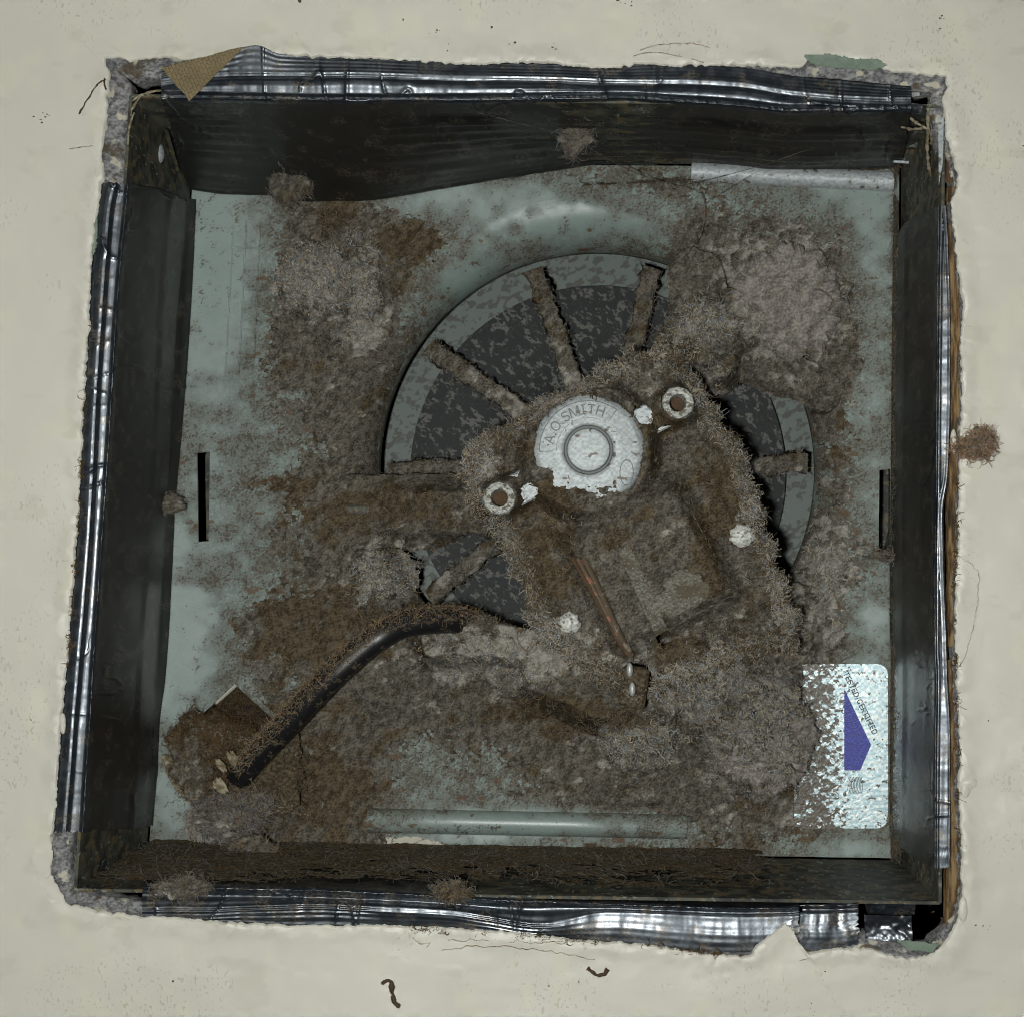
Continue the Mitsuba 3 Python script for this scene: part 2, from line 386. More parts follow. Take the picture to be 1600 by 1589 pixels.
def c_lead(p, n, uv):
    x, y, z = p.x * 1000, p.y * 1000, p.z * 1000
    return mix((.10, .075, .045), (.24, .21, .16), smoothstep(.55, .68, fbm(x / 2.5, y / 2, z / 2.5, 3)))
scene['dusty_lead'] = two(pr(proc(c_lead), .7, spec=.3))
def c_wood(p, n, uv):
    x, y, z = p.x * 1000, p.y * 1000, p.z * 1000
    g = fbm(x / .7, y / .7, z / 9, 4)
    col = mix((.075, .042, .018), (.27, .18, .09), smoothstep(.3, .72, g))
    return mix(col, (.03, .022, .014), smoothstep(.58, .7, fbm(x / 2, y / 2, z / 14 + 5, 3)) * .8)
scene['raw_wood'] = two(pr(proc(c_wood), .8, spec=.2))
def c_green(p, n, uv):
    x, y, z = p.x * 1000, p.y * 1000, p.z * 1000
    return mix((.10, .17, .13), (.24, .28, .22), fbm(x / 1.2, y / 1.2, z / 1.2, 4))
scene['green_paint'] = two(pr(proc(c_green), .6))
scene['crumb_brown'] = two(pr((.06, .035, .014), .7))
def c_foil(p, n, uv):
    x, y, z = p.x * 1000, p.y * 1000, p.z * 1000
    g = noise(x / .35, y, z / .35)
    col = mix((.42, .58, .63), (.74, .80, .79), smoothstep(.3, .75, fbm(x / 1.0, 0, z / 1.0, 3)))
    col = mix(col, (.35, .44, .46), smoothstep(.70, .8, g) * .6)
    px = x / S95 + 960
    dirt = smoothstep(.49, .59, fbm(x / 1.5, 3.0, z / 1.5, 5) * .75 + fbm(x / .6, 1.0, z / .6, 2) * .25 + smoothstep(1345.0, 1270.0, px) * .27 - .12)
    return mix(col, (.085, .068, .045), dirt)
def m_foil(p, n, uv):
    x, z = p.x * 1000, p.z * 1000
    px = x / S95 + 960
    dirt = smoothstep(.49, .59, fbm(x / 1.5, 3.0, z / 1.5, 5) * .75 + fbm(x / .6, 1.0, z / .6, 2) * .25 + smoothstep(1345.0, 1270.0, px) * .27 - .12)
    return .35 * (1 - dirt)
scene['foil'] = two({'type': 'bumpmap', 'bump': proc(lambda p, n, uv: fbm(p.x * 1100, 0.0, p.z * 1100, 3) * .35e-3, 1e-4), 'scale': .25,
                     'nested': pr(proc(c_foil), .36, metallic=proc(m_foil), spec=.6)})
def c_violet(p, n, uv):
    x, z = p.x * 1000, p.z * 1000
    return mix((.014, .022, .25), (.05, .06, .46), smoothstep(.45, .8, noise(x / .4, 0, z / .4)))
scene['violet_ink'] = two(pr(proc(c_violet), .45, spec=.5))
scene['relief_grey'] = two(pr((.21, .22, .215), .7, spec=.2))  # darker grey gives letters, border and groove contrast that frontal light leaves out
scene['dark_ink'] = two(pr((.03, .06, .08), .5))

# ---------------------------------------------------------------- the wall with its broken opening
EDGE = [(165,92),(180,90),(205,96),(225,92),(258,90),(300,95),(340,97),(380,92),(440,88),(500,90),(560,92),(620,93),(700,99),(760,101),(800,98),(870,100),
        (900,105),(960,107),(1000,101),(1060,103),(1100,103),(1160,103),(1210,105),(1250,109),(1262,92),(1300,93),(1350,99),(1395,112),(1440,117),(1478,121),(1479,140),
        (1473,152),(1475,180),(1480,215),(1491,250),(1497,285),(1490,302),(1486,330),(1492,370),(1496,420),(1501,450),(1504,500),(1500,560),(1503,640),
        (1499,670),(1497,700),(1500,740),(1495,800),(1497,850),(1491,900),(1493,1000),(1496,1100),(1500,1160),(1497,1240),(1500,1300),(1503,1400),(1495,1440),
        (1476,1473),(1461,1489),(1420,1497),(1390,1490),(1350,1478),(1320,1480),(1262,1487),(1249,1474),(1240,1458),(1228,1449),(1215,1452),(1182,1474),(1170,1492),
        (1100,1490),(1050,1480),(1000,1474),(900,1467),(800,1455),(720,1450),(650,1446),(560,1444),(480,1445),(400,1442),(330,1438),(270,1432),(210,1430),(150,1421),
        (102,1410),(92,1392),(80,1370),(76,1330),(82,1300),(88,1250),(92,1180),(98,1100),(103,1050),(108,1000),(112,940),(118,880),(122,820),(124,760),(128,700),
        (130,640),(135,570),(140,500),(142,440),(147,380),(150,340),(158,300),(163,270),(160,240),(163,210),(167,180),(168,150),(172,120)]
E = np.array(EDGE, float)
def resample(poly, n):
    q = np.vstack([poly, poly[:1]])
    t = np.r_[0, np.cumsum(np.linalg.norm(np.diff(q, axis=0), axis=1))]
    u = np.linspace(0, t[-1], n, endpoint=False)
    return np.stack([np.interp(u, t, q[:, 0]), np.interp(u, t, q[:, 1])], 1)
N = 2600
edge = resample(E, N)
eo = P(edge[:, 0], edge[:, 1], 0)[:, [0, 2]]
ctr = np.array([-30.0, 22.0])
tgd = np.roll(eo, -2, 0) - np.roll(eo, 2, 0); nrm = np.stack([-tgd[:, 1], tgd[:, 0]], 1); nrm /= np.linalg.norm(nrm, axis=1, keepdims=True)
nrm *= np.sign(((eo - ctr) * nrm).sum(1, keepdims=True))
w1 = meshkit.fbm(np.c_[eo / 1.6, np.zeros(N)], 4, 3) - .5
eo = eo + nrm * w1[:, None] * 1.6
out = (eo - ctr); out /= np.abs(out / np.array([420.0, 420.0])).max(1, keepdims=True)
far = ctr + out
lv = np.r_[0, .35, .7, 1.1, 1.6, 2.2, 2.9, 3.7, 4.6, 5.6, 6.8, 8.2, 10, 12, 14.5, 17.5, 21, 25, 30, 36, 44, 54, 70, 95, 140, 210, 260]
rad = np.linalg.norm(far - eo, axis=1)
G = []
for L in lv:
    t = (L / lv[-1]) if L < lv[-1] else 1.0
    q = eo + (far - eo) * np.minimum(t, 1.0)
    p3 = np.c_[q[:, 0], np.zeros(N), q[:, 1]]
    # thick brushed paint: swollen lip along the break, welts and trowel marks further out
    lip = .75 * math.exp(-((L - 1.8) / 2.4) ** 2) * np.clip(nz(p3 + 50, 8, 4, 5) * 3.4 - 1.15, 0, 1.4)
    h = lip + 1.2 * (nz(p3, 26, 3, 8) - .5) * min(1, L / 6) + .5 * (nz(p3, 4.5, 2, 9) - .5) * math.exp(-L / 10)
    if L == 0: h = h * .3 - .5 + .5 * (nz(p3, 2, 3, 4) - .5)
    G.append(np.c_[q[:, 0], -h, q[:, 1]])
G = np.stack(G, 1)
wf = grid_faces(N, len(lv))
i0, j0 = np.arange(len(lv) - 1), N - 1
lastq = np.stack([j0 * len(lv) + i0, i0, i0 + 1, j0 * len(lv) + i0 + 1], 1)
wf = np.vstack([wf, lastq[:, [0, 1, 2]], lastq[:, [0, 2, 3]]])
add('wall', (G.reshape(-1, 3), wf), 'paint', smooth=True)
labels['wall'] = dict(label='cream painted wall with a ragged square opening broken through it', category='wall', kind='structure')

# broken plaster edge inside the opening: a rough ledge, then the cut face
M2 = 1800
e2 = resample(E, M2); e2m = P(e2[:, 0], e2[:, 1], 0)[:, [0, 2]]
tg2 = np.roll(e2m, -6, 0) - np.roll(e2m, 6, 0); n2 = np.stack([-tg2[:, 1], tg2[:, 0]], 1); n2 /= np.linalg.norm(n2, axis=1, keepdims=True)
n2 *= -np.sign(((e2m - ctr) * n2).sum(1, keepdims=True))
for _ in range(12): n2 = (np.roll(n2, 4, 0) + n2 + np.roll(n2, -4, 0)) / 3
n2 /= np.linalg.norm(n2, axis=1, keepdims=True)
wdt = np.where((e2[:, 0] > 1470) & (e2[:, 1] > 200), .5, np.where(e2[:, 1] > 1400, 3.2, np.where(e2[:, 0] < 400, 5.2, 4.6)))
for _ in range(20): wdt = (np.roll(wdt, 5) + wdt + np.roll(wdt, -5)) / 3
rows = []
for t, y in [(-.4, .2), (-.2, 1.0), (.02, 2.6), (.3, 3.6), (.55, 4.0), (.8, 4.3), (1.0, 5.0), (1.08, 6.0), (1.1, 8), (1.05, 12), (1.0, 16), (.6, 17), (-1, 17)]:
    q = e2m + n2 * (wdt * t)[:, None]
    p3 = np.c_[q[:, 0], np.full(M2, y), q[:, 1]]
    j = (nz(p3, 2.2, 4, 1) - .5) * 2.2
    rows.append(np.c_[q[:, 0] + n2[:, 0] * j * (1 if t > .7 else .2), y + (nz(p3, 1.8, 4, 2) - .5) * (1.8 if y > 1.5 else .5), q[:, 1] + n2[:, 1] * j * (1 if t > .7 else .2)])
R3 = np.stack(rows, 1); R3 = np.concatenate([R3, R3[:1]], 0)
add('wall__plaster_edge', (R3.reshape(-1, 3), grid_faces(M2 + 1, len(rows))), 'plaster', smooth=40)

def flake(poly_px, y, lift, mat, key, seed=0, th=.35):
    """A broken chip of paint: an irregular curled sheet with thickness."""
    pl = Polygon([tuple(P(a, b, 0)[[0, 2]]) for a, b in poly_px]).buffer(0)
    x0, z0, x1, z1 = pl.bounds
    st = .35
    xs, zs = np.arange(x0 - st, x1 + 2 * st, st), np.arange(z0 - st, z1 + 2 * st, st)
    X, Z = np.meshgrid(xs, zs, indexing='ij')
    p3 = np.stack([X, 0 * X, Z], -1)
    wob = (nz(p3, 1.2, 3, seed) - .5) * .9
    keep = shapely.contains_xy(pl.buffer(.2), X + wob, Z + wob)
    Y = y - lift * nz(p3 + 9, 6, 2, seed + 1)
    front = np.stack([X, Y, Z], -1).reshape(-1, 3)
    f = grid_faces(len(xs), len(zs), keep)
    if not len(f): return None
    v, f2 = compact(front, f)
    b = v + [0, th, 0]
    m = trimesh.Trimesh(v, f2, process=False)
    ed = np.sort(m.edges_sorted, 1); u, c = np.unique(ed, axis=0, return_counts=True); bd = u[c == 1]
    n0 = len(v)
    side = np.vstack([np.c_[bd[:, 0], bd[:, 1], bd[:, 1] + n0], np.c_[bd[:, 0], bd[:, 1] + n0, bd[:, 0] + n0]])
    return add(key, (np.vstack([v, b]), np.vstack([f2, f2[:, ::-1] + n0, side])), mat, smooth=50)

k = flake([(1254,88),(1290,85),(1330,92),(1372,94),(1388,104),(1360,111),(1310,108),(1270,102)], .0, 1.4, 'green_paint', 'wall__paint_flake', 3); labels[k] = {'label': 'green chip of old paint above the opening near its top right corner'}
k = flake([(1398,1468),(1430,1470),(1468,1474),(1458,1488),(1420,1484)], 1.2, 1.2, 'green_paint', 'wall__paint_flake', 5); labels[k] = {'label': 'green chip of old paint below the bottom right corner of the opening'}
flake([(60,1308),(78,1300),(84,1330),(78,1372),(56,1374),(52,1340)], -.5, 1.0, 'paint', 'wall__paint_flake', 7)
flake([(70,1372),(84,1365),(100,1395),(104,1408),(78,1402)], -1.0, 1.4, 'paint', 'wall__paint_flake', 8)
flake([(1190,1470),(1226,1441),(1240,1452),(1246,1470),(1225,1462),(1205,1478)], -1.0, 1.2, 'paint', 'wall__paint_flake', 9)
flake([(140,345),(152,340),(152,382),(146,400),(140,385)], .4, .9, 'green_paint', 'wall__paint_flake', 11)
flake([(1320,1478),(1350,1474),(1400,1488),(1440,1492),(1430,1500),(1370,1494)], .6, .8, 'plaster', 'wall__paint_flake', 12)
flake([(270,1435),(330,1440),(390,1446),(380,1456),(320,1450),(275,1444)], -.3, .9, 'paint', 'wall__paint_flake', 13)
flake([(140,1428),(200,1436),(212,1438),(200,1448),(160,1444)], -.3, .9, 'paint', 'wall__paint_flake', 14)
# fine cracks and scratches where brown dirt has caught
def strand(px_pts, y, r, n=40, jit=.6, seed=0, sides=5):
    q = np.array(px_pts, float)
    p = P(q[:, 0], q[:, 1], y if np.ndim(y) == 0 else np.asarray(y))
    t = np.r_[0, np.cumsum(np.linalg.norm(np.diff(p, axis=0), axis=1))]
    u = np.linspace(0, t[-1], n)
    pp = PchipInterpolator(t, p, axis=0)(u) if len(p) > 2 else np.stack([np.interp(u, t, p[:, k]) for k in range(3)], 1)
    rr = np.random.default_rng(seed)
    pp = pp + (meshkit.fbm(np.c_[u / 1.5, np.full(n, seed), np.zeros(n)], 3, seed)[:, None] - .5) * jit * rr.normal(size=(1, 3)) * np.array([1, .2, 1])
    return tube(pp, r * (.5 + meshkit.noise(np.c_[u / 1.1, np.zeros(n), np.full(n, seed)], 2)), sides)
cr = [[(1000,78),(1030,70),(1075,68),(1110,76)],[(990,88),(1020,82),(1060,88),(1100,98)],[(108,233),(128,230),(146,228)],[(640,1459),(660,1474),(672,1472),(668,1480)],
      [(690,1484),(760,1478),(850,1484),(930,1500)],[(1250,1500),(1290,1494),(1340,1498)],[(700,1468),(780,1470),(880,1474),(960,1486)]]
for i, c in enumerate(cr):
    add('wall__crack', strand(c, -.40, .085 if i not in (8, 9, 10, 11) else .07, 60, .9, i), 'raw_wood')

# specks of dirt on the paint
sp = []
r2 = np.random.default_rng(3)
for i in range(90):
    px, py = r2.uniform(0, 1600), r2.uniform(0, 1589)
    if 60 < px < 1530 and 70 < py < 1510: continue
    s = .16 + .3 * r2.random() ** 3
    m = trimesh.creation.icosphere(1, s); v = np.array(m.vertices) * [1 + r2.random(), .35, 1 + r2.random()]
    v *= 1 + .4 * (meshkit.noise(v * 4 + i, 1)[:, None] - .5)
    sp.append((v + P(px, py, -.1) , m.faces))
for (px, py) in [(1472,30),(1475,42),(682,55),(700,66),(800,66),(864,70),(62,180),(66,186),(960,4),(985,6),(1450,1390),(1462,1440),(1455,1420),(1540,1450),(1290,1520),(1268,1578),(975,1560),(845,1552)]:
    for q in range(4):
        s = .08 + .20 * r2.random() ** 2; m = trimesh.creation.icosphere(1, s)
        sp.append((np.array(m.vertices) * [1.6, .4, 1] + P(px + r2.normal() * 6, py + r2.normal() * 6, -.1), m.faces))
add('dirt_speck', cat(*sp), 'crumb_brown'); thing('dirt_speck', 'tiny brown dirt specks scattered over the cream paint', 'dirt', kind='stuff')
v, f = strand([(598,1536),(606,1531),(612,1538),(614,1556),(618,1566),(626,1572)], -.6, .75, 40, .5, 3, 8)
add('debris_crumb', (v, f), 'crumb_brown', smooth=True); thing('debris_crumb', 'hooked brown crumb stuck to the paint below the opening, at the photo bottom', 'debris')
v, f = strand([(918,1512),(926,1518),(936,1523),(944,1520),(950,1514)], -.5, .6, 40, .6, 4, 8)
add('debris_crumb_001', (v, f), 'crumb_brown', smooth=True); thing('debris_crumb_001', 'small dark brown crumb on the paint just under the bottom edge of the opening', 'debris')

ed_ = [(640, 1450), (700, 1454), (800, 1460), (900, 1471), (980, 1477), (1060, 1484), (1160, 1492)]; ed2 = [(1497, 700), (1496, 850), (1492, 900), (1494, 1000), (1498, 1120), (1497, 1240), (1501, 1330)]; ed3 = [(106, 1040), (114, 930), (122, 830), (128, 700), (140, 500)]
for q, (pp_, cnt) in enumerate([(ed_, 420), (ed2, 300), (ed3, 240)]):
    pp_ = np.array(pp_, float); u_ = np.random.default_rng(q).random(600) * (len(pp_) - 1)
    bx = P(np.interp(u_, np.arange(len(pp_)), pp_[:, 0]), np.interp(u_, np.arange(len(pp_)), pp_[:, 1]), -.2)
    bx = bx[nz(bx, 6, 3, 60 + q) > .47]
    fv, ff, fc = fibres(bx, np.tile([0, -1.0, 0], (len(bx), 1)), cnt, (.6, 3.2), .10, .4, seed=95 + q, rgb=(.13, .085, .04), curl=1.0)
    key = add('edge_debris', (fv, ff), 'fibre', color=fc)
    thing(key, ('brown fibrous crumbs along the bottom edge of the opening', 'brown fibrous crumbs along the right edge of the opening', 'brown fibrous crumbs along the left edge of the opening')[q], 'debris', kind='stuff')
for q, (px_, py_, rx_, rz_) in enumerate([(1514, 1222, 2.6, 1.8), (1508, 1232, 1.6, 2.6), (98, 1130, 1.0, 3.4), (1505, 1420, 1.4, 4.2), (1490, 690, 1.0, 4.0)]):
    m = trimesh.creation.icosphere(3, 1.0); v = np.array(m.vertices); v = v * (1 + .5 * (nz(v + q * 5, .7, 3, q) - .5))[:, None] * [rx_, .8, rz_] + P(px_, py_, -.4)
    add('wall__paint_drip', (v, m.faces), 'paint', smooth=True)
# old wood behind the right edge
def lath(key, x0, x1, z_top, z_bot, y0, label, seed, mat='raw_wood'):
    ns = 160
    u = np.linspace(0, 1, ns)
    py = z_top + (z_bot - z_top) * u
    prof = [(0, 26), (0, 3.5), (.12, .6), (.3, .2), (.5, 0), (.7, .1), (.88, .6), (1.0, 3), (1.0, 26)]
    rows = []
    for t, dy in prof:
        xx = x0 + (x1 - x0) * t
        p = P(np.full(ns, xx), py, y0 + dy)
        j = (nz(np.c_[np.full(ns, t * 40 + seed), np.zeros(ns), p[:, 2] / 4], 1.2, 3, seed) - .5)
        p[:, 0] += j * 1.2; p[:, 1] += j * 1.6
        rows.append(p)
    g = np.stack(rows, 1)
    v = g.reshape(-1, 3); f = grid_faces(ns, len(prof))
    n = len(prof)
    fan0 = [[0, k, k + 1] for k in range(1, n - 1)]; fan1 = [[(ns - 1) * n, (ns - 1) * n + k + 1, (ns - 1) * n + k] for k in range(1, n - 1)]
    add(key, (v, np.vstack([f, fan0, fan1])), mat, smooth=45)
    thing(key, label, 'wood lath')
lath('wood_lath', 1478, 1512, 292, 1010, 3.2, 'splintered pale brown wood lath in the gap right of the metal box, above its middle', 2)
lath('wood_lath_001', 1473, 1506, 205, 286, 4.5, 'short orange brown wood lath end near the top right corner of the opening', 5, 'rust')
lath('wood_lath_002', 1474, 1512, 1030, 1480, 4.5, 'dark brown wood lath in the gap at the bottom right corner of the opening', 9)

# ---------------------------------------------------------------- ventilation fan: housing
FAN = 'ventilation_fan'
thing(FAN, 'dust clogged metal exhaust fan with motor and cord, set in the ragged wall opening', 'fan')
rimTL, rimTR, rimBR, rimBL = (210, 156), (1468, 172), (1463, 1404), (124, 1384)
plTL, plTR, plBR, plBL = (303, 252), (1405, 263), (1400, 1340), (233, 1322)
def side(a, b, c, d, nrm, key, mat='dirty_metal', th=1.0):
    """a, b: rim ends; c, d: plate ends (c below b)."""
    q = np.array([P(*a, 3.2), P(*b, 3.2), P(*c, 95), P(*d, 95)])
    ab = (q[1] - q[0]) / np.linalg.norm(q[1] - q[0]) * 1.2
    q = q + np.array([-ab, ab, ab, -ab])
    nn = np.array(nrm, float) * th
    q = q + np.array(nrm, float) * .7
    pts = np.vstack([q, q + nn])
    return add(key, hull(pts), mat)
side(rimTL, rimBL, plBL, plTL, (-1, 0, 0), FAN + '__left_wall')
side(rimTR, rimBR, plBR, plTR, (1, 0, 0), FAN + '__right_wall')
side(rimTL, rimTR, plTR, plTL, (0, 0, 1), FAN + '__top_wall')
side(rimBL, rimBR, plBR, plBL, (0, 0, -1), FAN + '__bottom_wall')

# mounting plate: stamped sheet with the inlet, two slots and the cut for the socket
CX, CZ = -6.3, 34.0
R_TH, R_BELL = 79.8, 97.0
def pm(px, py, y=95.0): return P(px, py, y)[..., [0, 2]]
def poly_px(pts, y=95.0): return Polygon([tuple(pm(a, b, y)) for a, b in pts])
outer = poly_px([plTL, plTR, plBR, plBL])
slotL = poly_px([(308, 708), (328, 706), (326, 845), (310, 846)])
slotR = poly_px([(1374, 735), (1391, 733), (1391, 861), (1373, 861)])
sock = poly_px([(366, 1068), (448, 1142), (372, 1222), (288, 1142)])
pl = outer.difference(Point(CX, CZ).buffer(R_BELL, 96)).difference(slotL).difference(slotR).difference(sock)
add(FAN + '__mounting_plate', prism(pl, 95, 96.2), 'plate_paint')
# inlet: the plate rolls inwards to the throat
th = np.linspace(0, 2 * np.pi, 240, endpoint=False)
a = np.linspace(0, np.pi / 2, 22)
prof = [(R_BELL + .6, 94.95)] + [(R_BELL - (R_BELL - R_TH) * math.sin(t), 94.95 + 17 * (1 - math.cos(t))) for t in a] + [(R_TH, 116), (R_TH + .9, 116), (R_TH + .9, 112)]
g = np.stack([np.stack([CX + r * np.cos(th), np.full_like(th, y), CZ + r * np.sin(th)], -1) for r, y in prof], 0)
g[..., 1] += (nz(g, 14, 2, 3) - .5) * .6 * (g[..., 1] > 94.96)
add(FAN + '__inlet_ring', (g.reshape(-1, 3), grid_faces(len(prof), 240, wrap=True)), 'plate_paint', smooth=True)

def half_roll(p0, p1, y, r, key, mat='plate_paint', ends=True, dimp=0.0):
    """A stamped rib: a half round bar lying on the plate from p0 to p1 (px), flattened ends."""
    A, B = P(*p0, y), P(*p1, y)
    n = 120; u = np.linspace(0, 1, n)
    L = np.linalg.norm(B - A)
    d = (B - A) / L; up = np.array([0, -1.0, 0]); w = np.cross(d, up)
    th = np.linspace(0, np.pi, 17)
    e = np.minimum(1, np.minimum(u, 1 - u) * L / r * .9) if ends else np.ones(n)
    e = np.sqrt(np.clip(1 - (1 - e) ** 2, 0, 1)) if ends else e
    c = A + (B - A) * u[:, None]
    g = c[:, None] + (np.cos(th)[None, :, None] * w * r + np.sin(th)[None, :, None] * up * r * .9 * e[:, None, None])
    g[..., 1] += (nz(g, 5, 3, 2) - .5) * dimp
    v = np.vstack([g.reshape(-1, 3), c[0], c[-1]])
    m = len(th); f = grid_faces(n, m)
    k = np.arange(m - 1)
    f = np.vstack([f, np.c_[np.full(m - 1, n * m), k + 1, k], np.c_[np.full(m - 1, n * m + 1), (n - 1) * m + k, (n - 1) * m + k + 1]])
    return add(key, (v, f), mat, smooth=50)
k = half_roll((575, 1281), (1073, 1291), 95, 4.4, FAN + '__stamped_rib', ends=False); labels[k] = {'label': 'long half round rib along the bottom of the plate'}
k = half_roll((1080, 268), (1396, 284), 94.5, 3.6, FAN + '__stamped_rib', 'zinc', ends=False, dimp=.3); labels[k] = {'label': 'shiny half round rib at the top right of the plate'}
k = half_roll((540, 796), (650, 798), 94, 1.7, FAN + '__stamped_rib'); labels[k] = {'label': 'short dusty rib left of the motor'}

# raised lettering stamped in the plate; it reads downwards
def text_on(s, px, py, h_px, y, mat, key, deg=-90.0, depth=.35, stretch=1.0, bold=False):
    m = meshkit.text_mesh(s, h_px * MM * (1 + y / D), depth, bold)
    v = np.array(m.vertices) * [stretch, 1, 1]
    t = math.radians(deg); c, s_ = math.cos(t), math.sin(t)
    o = P(px, py, y)
    w = np.c_[o[0] + c * v[:, 0] - s_ * v[:, 1], y - v[:, 2], o[2] + s_ * v[:, 0] + c * v[:, 1]]
    return add(key, (w, m.faces), mat)
T_ = FAN + '__stamped_text'
for s, x, y in [('U', 382, 785), ('S', 380, 808), ('PATENT', 372, 832), ('2', 352, 785), ('861', 348, 843), ('080', 345, 885), ('R', 365, 358), ('2', 362, 420), ('50', 358, 470), ('20', 354, 540),
                ('IT', 387, 360), ('WEST', 382, 403), ('CVA', 379, 463), ('SOLE', 374, 522), ('VIA', 409, 345), ('C024', 404, 450)]:
    text_on(s, x, y, 14, 95, 'plate_paint', T_, -91.5, .5, 1.15)
rl = []
for a, b in [((365,352),(352,584)),((385,346),(373,590)),((407,346),(396,585))]:
    rl.append(tube([P(*a, 94.95), P(*b, 94.95)], .32, 6))
for y, xa, xb in [(387,362,402),(453,384,400),(515,377,397),(560,370,396)]:
    rl.append(tube([P(xa, y, 94.95), P(xb, y + 1, 94.95)], .3, 6))
add(FAN + '__stamped_ruling', cat(*rl), 'plate_paint'); labels[FAN + '__stamped_ruling'] = {'label': 'raised ruled lines between the rows of stamped lettering'}

# scroll behind the inlet
disc = Point(CX, CZ).buffer(112, 64)
add(FAN + '__scroll_floor', prism(disc, 152, 153), 'scroll_metal')
g = np.stack([np.stack([CX + 111 * np.cos(th), np.full_like(th, y), CZ + 111 * np.sin(th)], -1) for y in (96.4, 152)], 0)
add(FAN + '__scroll_wall', (g.reshape(-1, 3), grid_faces(2, 240, wrap=True)), 'scroll_metal', smooth=True)
add(FAN + '__slot_backing', prism(slotL.buffer(4), 130, 131), 'dirty_metal'); add(FAN + '__slot_backing', prism(slotR.buffer(4), 130, 131), 'dirty_metal')

# impeller: back disc and ten radial blades
IMP = FAN + '__impeller'
nr, na = 40, 200
rr, aa = np.meshgrid(np.linspace(0, 71.5, nr), np.linspace(0, 2 * np.pi, na, endpoint=False), indexing='ij')
yy = 142 - 14 * np.exp(-(rr / 24) ** 2)
g = np.stack([CX + rr * np.cos(aa), yy, CZ + rr * np.sin(aa)], -1)
g2 = np.concatenate([g, np.stack([CX + 71.5 * np.cos(aa[-1:]), 144 + 0 * aa[-1:], CZ + 71.5 * np.sin(aa[-1:])], -1)], 0)
add(IMP + '__back_disc', (g2.reshape(-1, 3), grid_faces(nr + 1, na, wrap=True)), 'impeller_plastic', smooth=40)
blade_pts, blade_n = [], []
for k in range(10):
    an = math.radians(104.7 + 36.4 * k)
    ns = 60
    r = np.linspace(14, 77.5, ns)
    tw = np.linspace(.0, .05, ns)
    rad_, per = np.array([math.cos(an), 0, math.sin(an)]), np.array([-math.sin(an), 0, math.cos(an)])
    rows = []
    for dy, w in [(142.5, 1.0), (122, .9), (119.5, 2.3), (117.8, 3.5), (116.6, 2.7), (116.0, 0), (116.6, -2.7), (117.8, -3.5), (119.5, -2.3), (122, -.9), (142.5, -1.0)]:
        p = np.array([CX, 0, CZ]) + r[:, None] * rad_
        j = (nz(p + [0, dy * 3, w * 3], 2.6, 4, k) - .5)
        p = p + per * (w * (1 + j * 1.3))[:, None] + per * (r * tw)[:, None]
        p[:, 1] = dy + j * (1.2 if dy < 120 else 0)
        rows.append(p)
    g = np.stack(rows, 1)
    v = g.reshape(-1, 3); n_ = len(rows); f = grid_faces(ns, n_)
    cap = [[(ns - 1) * n_, (ns - 1) * n_ + k2 + 1, (ns - 1) * n_ + k2] for k2 in range(1, n_ - 1)]
    add(IMP + '__blade', (v, np.vstack([f, cap])), 'lint', smooth=50)
    blade_pts.append(g[:, 3:8].reshape(-1, 3))
blade_pts = np.vstack(blade_pts)
fv, ff, fc = fibres(blade_pts, np.tile([0, -1.0, 0], (len(blade_pts), 1)), 6000, (.8, 2.6), .10, .8, seed=21, rgb=(.2, .18, .15), tone=(.4, 1.4))
aa_ = rng.uniform(0, 2 * np.pi, 9000); ra_ = 71 * np.sqrt(rng.uniform(.05, 1, 9000))
dpt = np.stack([CX + ra_ * np.cos(aa_), 142 - 14 * np.exp(-(ra_ / 24) ** 2), CZ + ra_ * np.sin(aa_)], 1)
dpt = dpt[nz(dpt, 4, 3, 15) > .52]
f2v, f2f, f2c = fibres(dpt, np.tile([0, -1.0, 0], (len(dpt), 1)), 4200, (.7, 3.2), .085, .4, seed=22, rgb=(.13, .13, .12), tone=(.4, 1.3), curl=1.0)
fv, ff, fc = joinc([(fv, ff, fc), (f2v, f2f, f2c)])
add(IMP + '__lint', (fv, ff), 'fibre', color=fc); labels[IMP + '__lint'] = {'kind': 'stuff', 'label': 'loose lint clinging to the blade edges'}

# ---------------------------------------------------------------- motor, tilted as it hangs
ANG = math.radians(28.0)
eu, ev = np.array([math.cos(ANG), 0, math.sin(ANG)]), np.array([math.sin(ANG), 0, -math.cos(ANG)])
RM = np.stack([eu, [0, 1.0, 0], ev], 1)            # local (u, depth, v) -> world
ORG = P(920, 705, 45.0); ORG[1] = 0
K = MM * (1 + 45 / D)                              # mm per pixel on the motor
def mw(u, y, v): return ORG + np.asarray(u)[..., None] * eu * K + np.asarray(v)[..., None] * ev * K + np.asarray(y)[..., None] * np.array([0, 1.0, 0])
MOT = FAN + '__motor'
def mbox(u0, u1, v0, v1, y0, y1, mat, key, r=.8):
    c = mw(np.array((u0 + u1) / 2), np.array((y0 + y1) / 2), np.array((v0 + v1) / 2))
    return add(key, rbox(*c, (u1 - u0) * K, y1 - y0, (v1 - v0) * K, r, RM), mat)
# laminations: legs, yoke and the pole piece round the rotor
for key, b in [('lamination_leg', (-180, -115, 50, 285, 56, 80)), ('lamination_leg', (115, 178, 50, 315, 54, 80)), ('yoke', (-60, 120, 326, 372, 64, 80)), ('pole_piece', (-160, 165, -84, 52, 55, 82))]:
    mbox(*b[:4], b[4], b[5], 'rust', MOT + '__' + key)
mbox(-96, 98, 106, 304, 42, 78, 'film_dust', MOT + '__coil', 2.0)
mbox(-80, 84, 118, 292, 41, 43, 'film_dust', MOT + '__coil_wrap', .5)
mbox(-134, 134, -24, 26, 44.5, 47, 'zinc', MOT + '__bearing_bridge', .5)
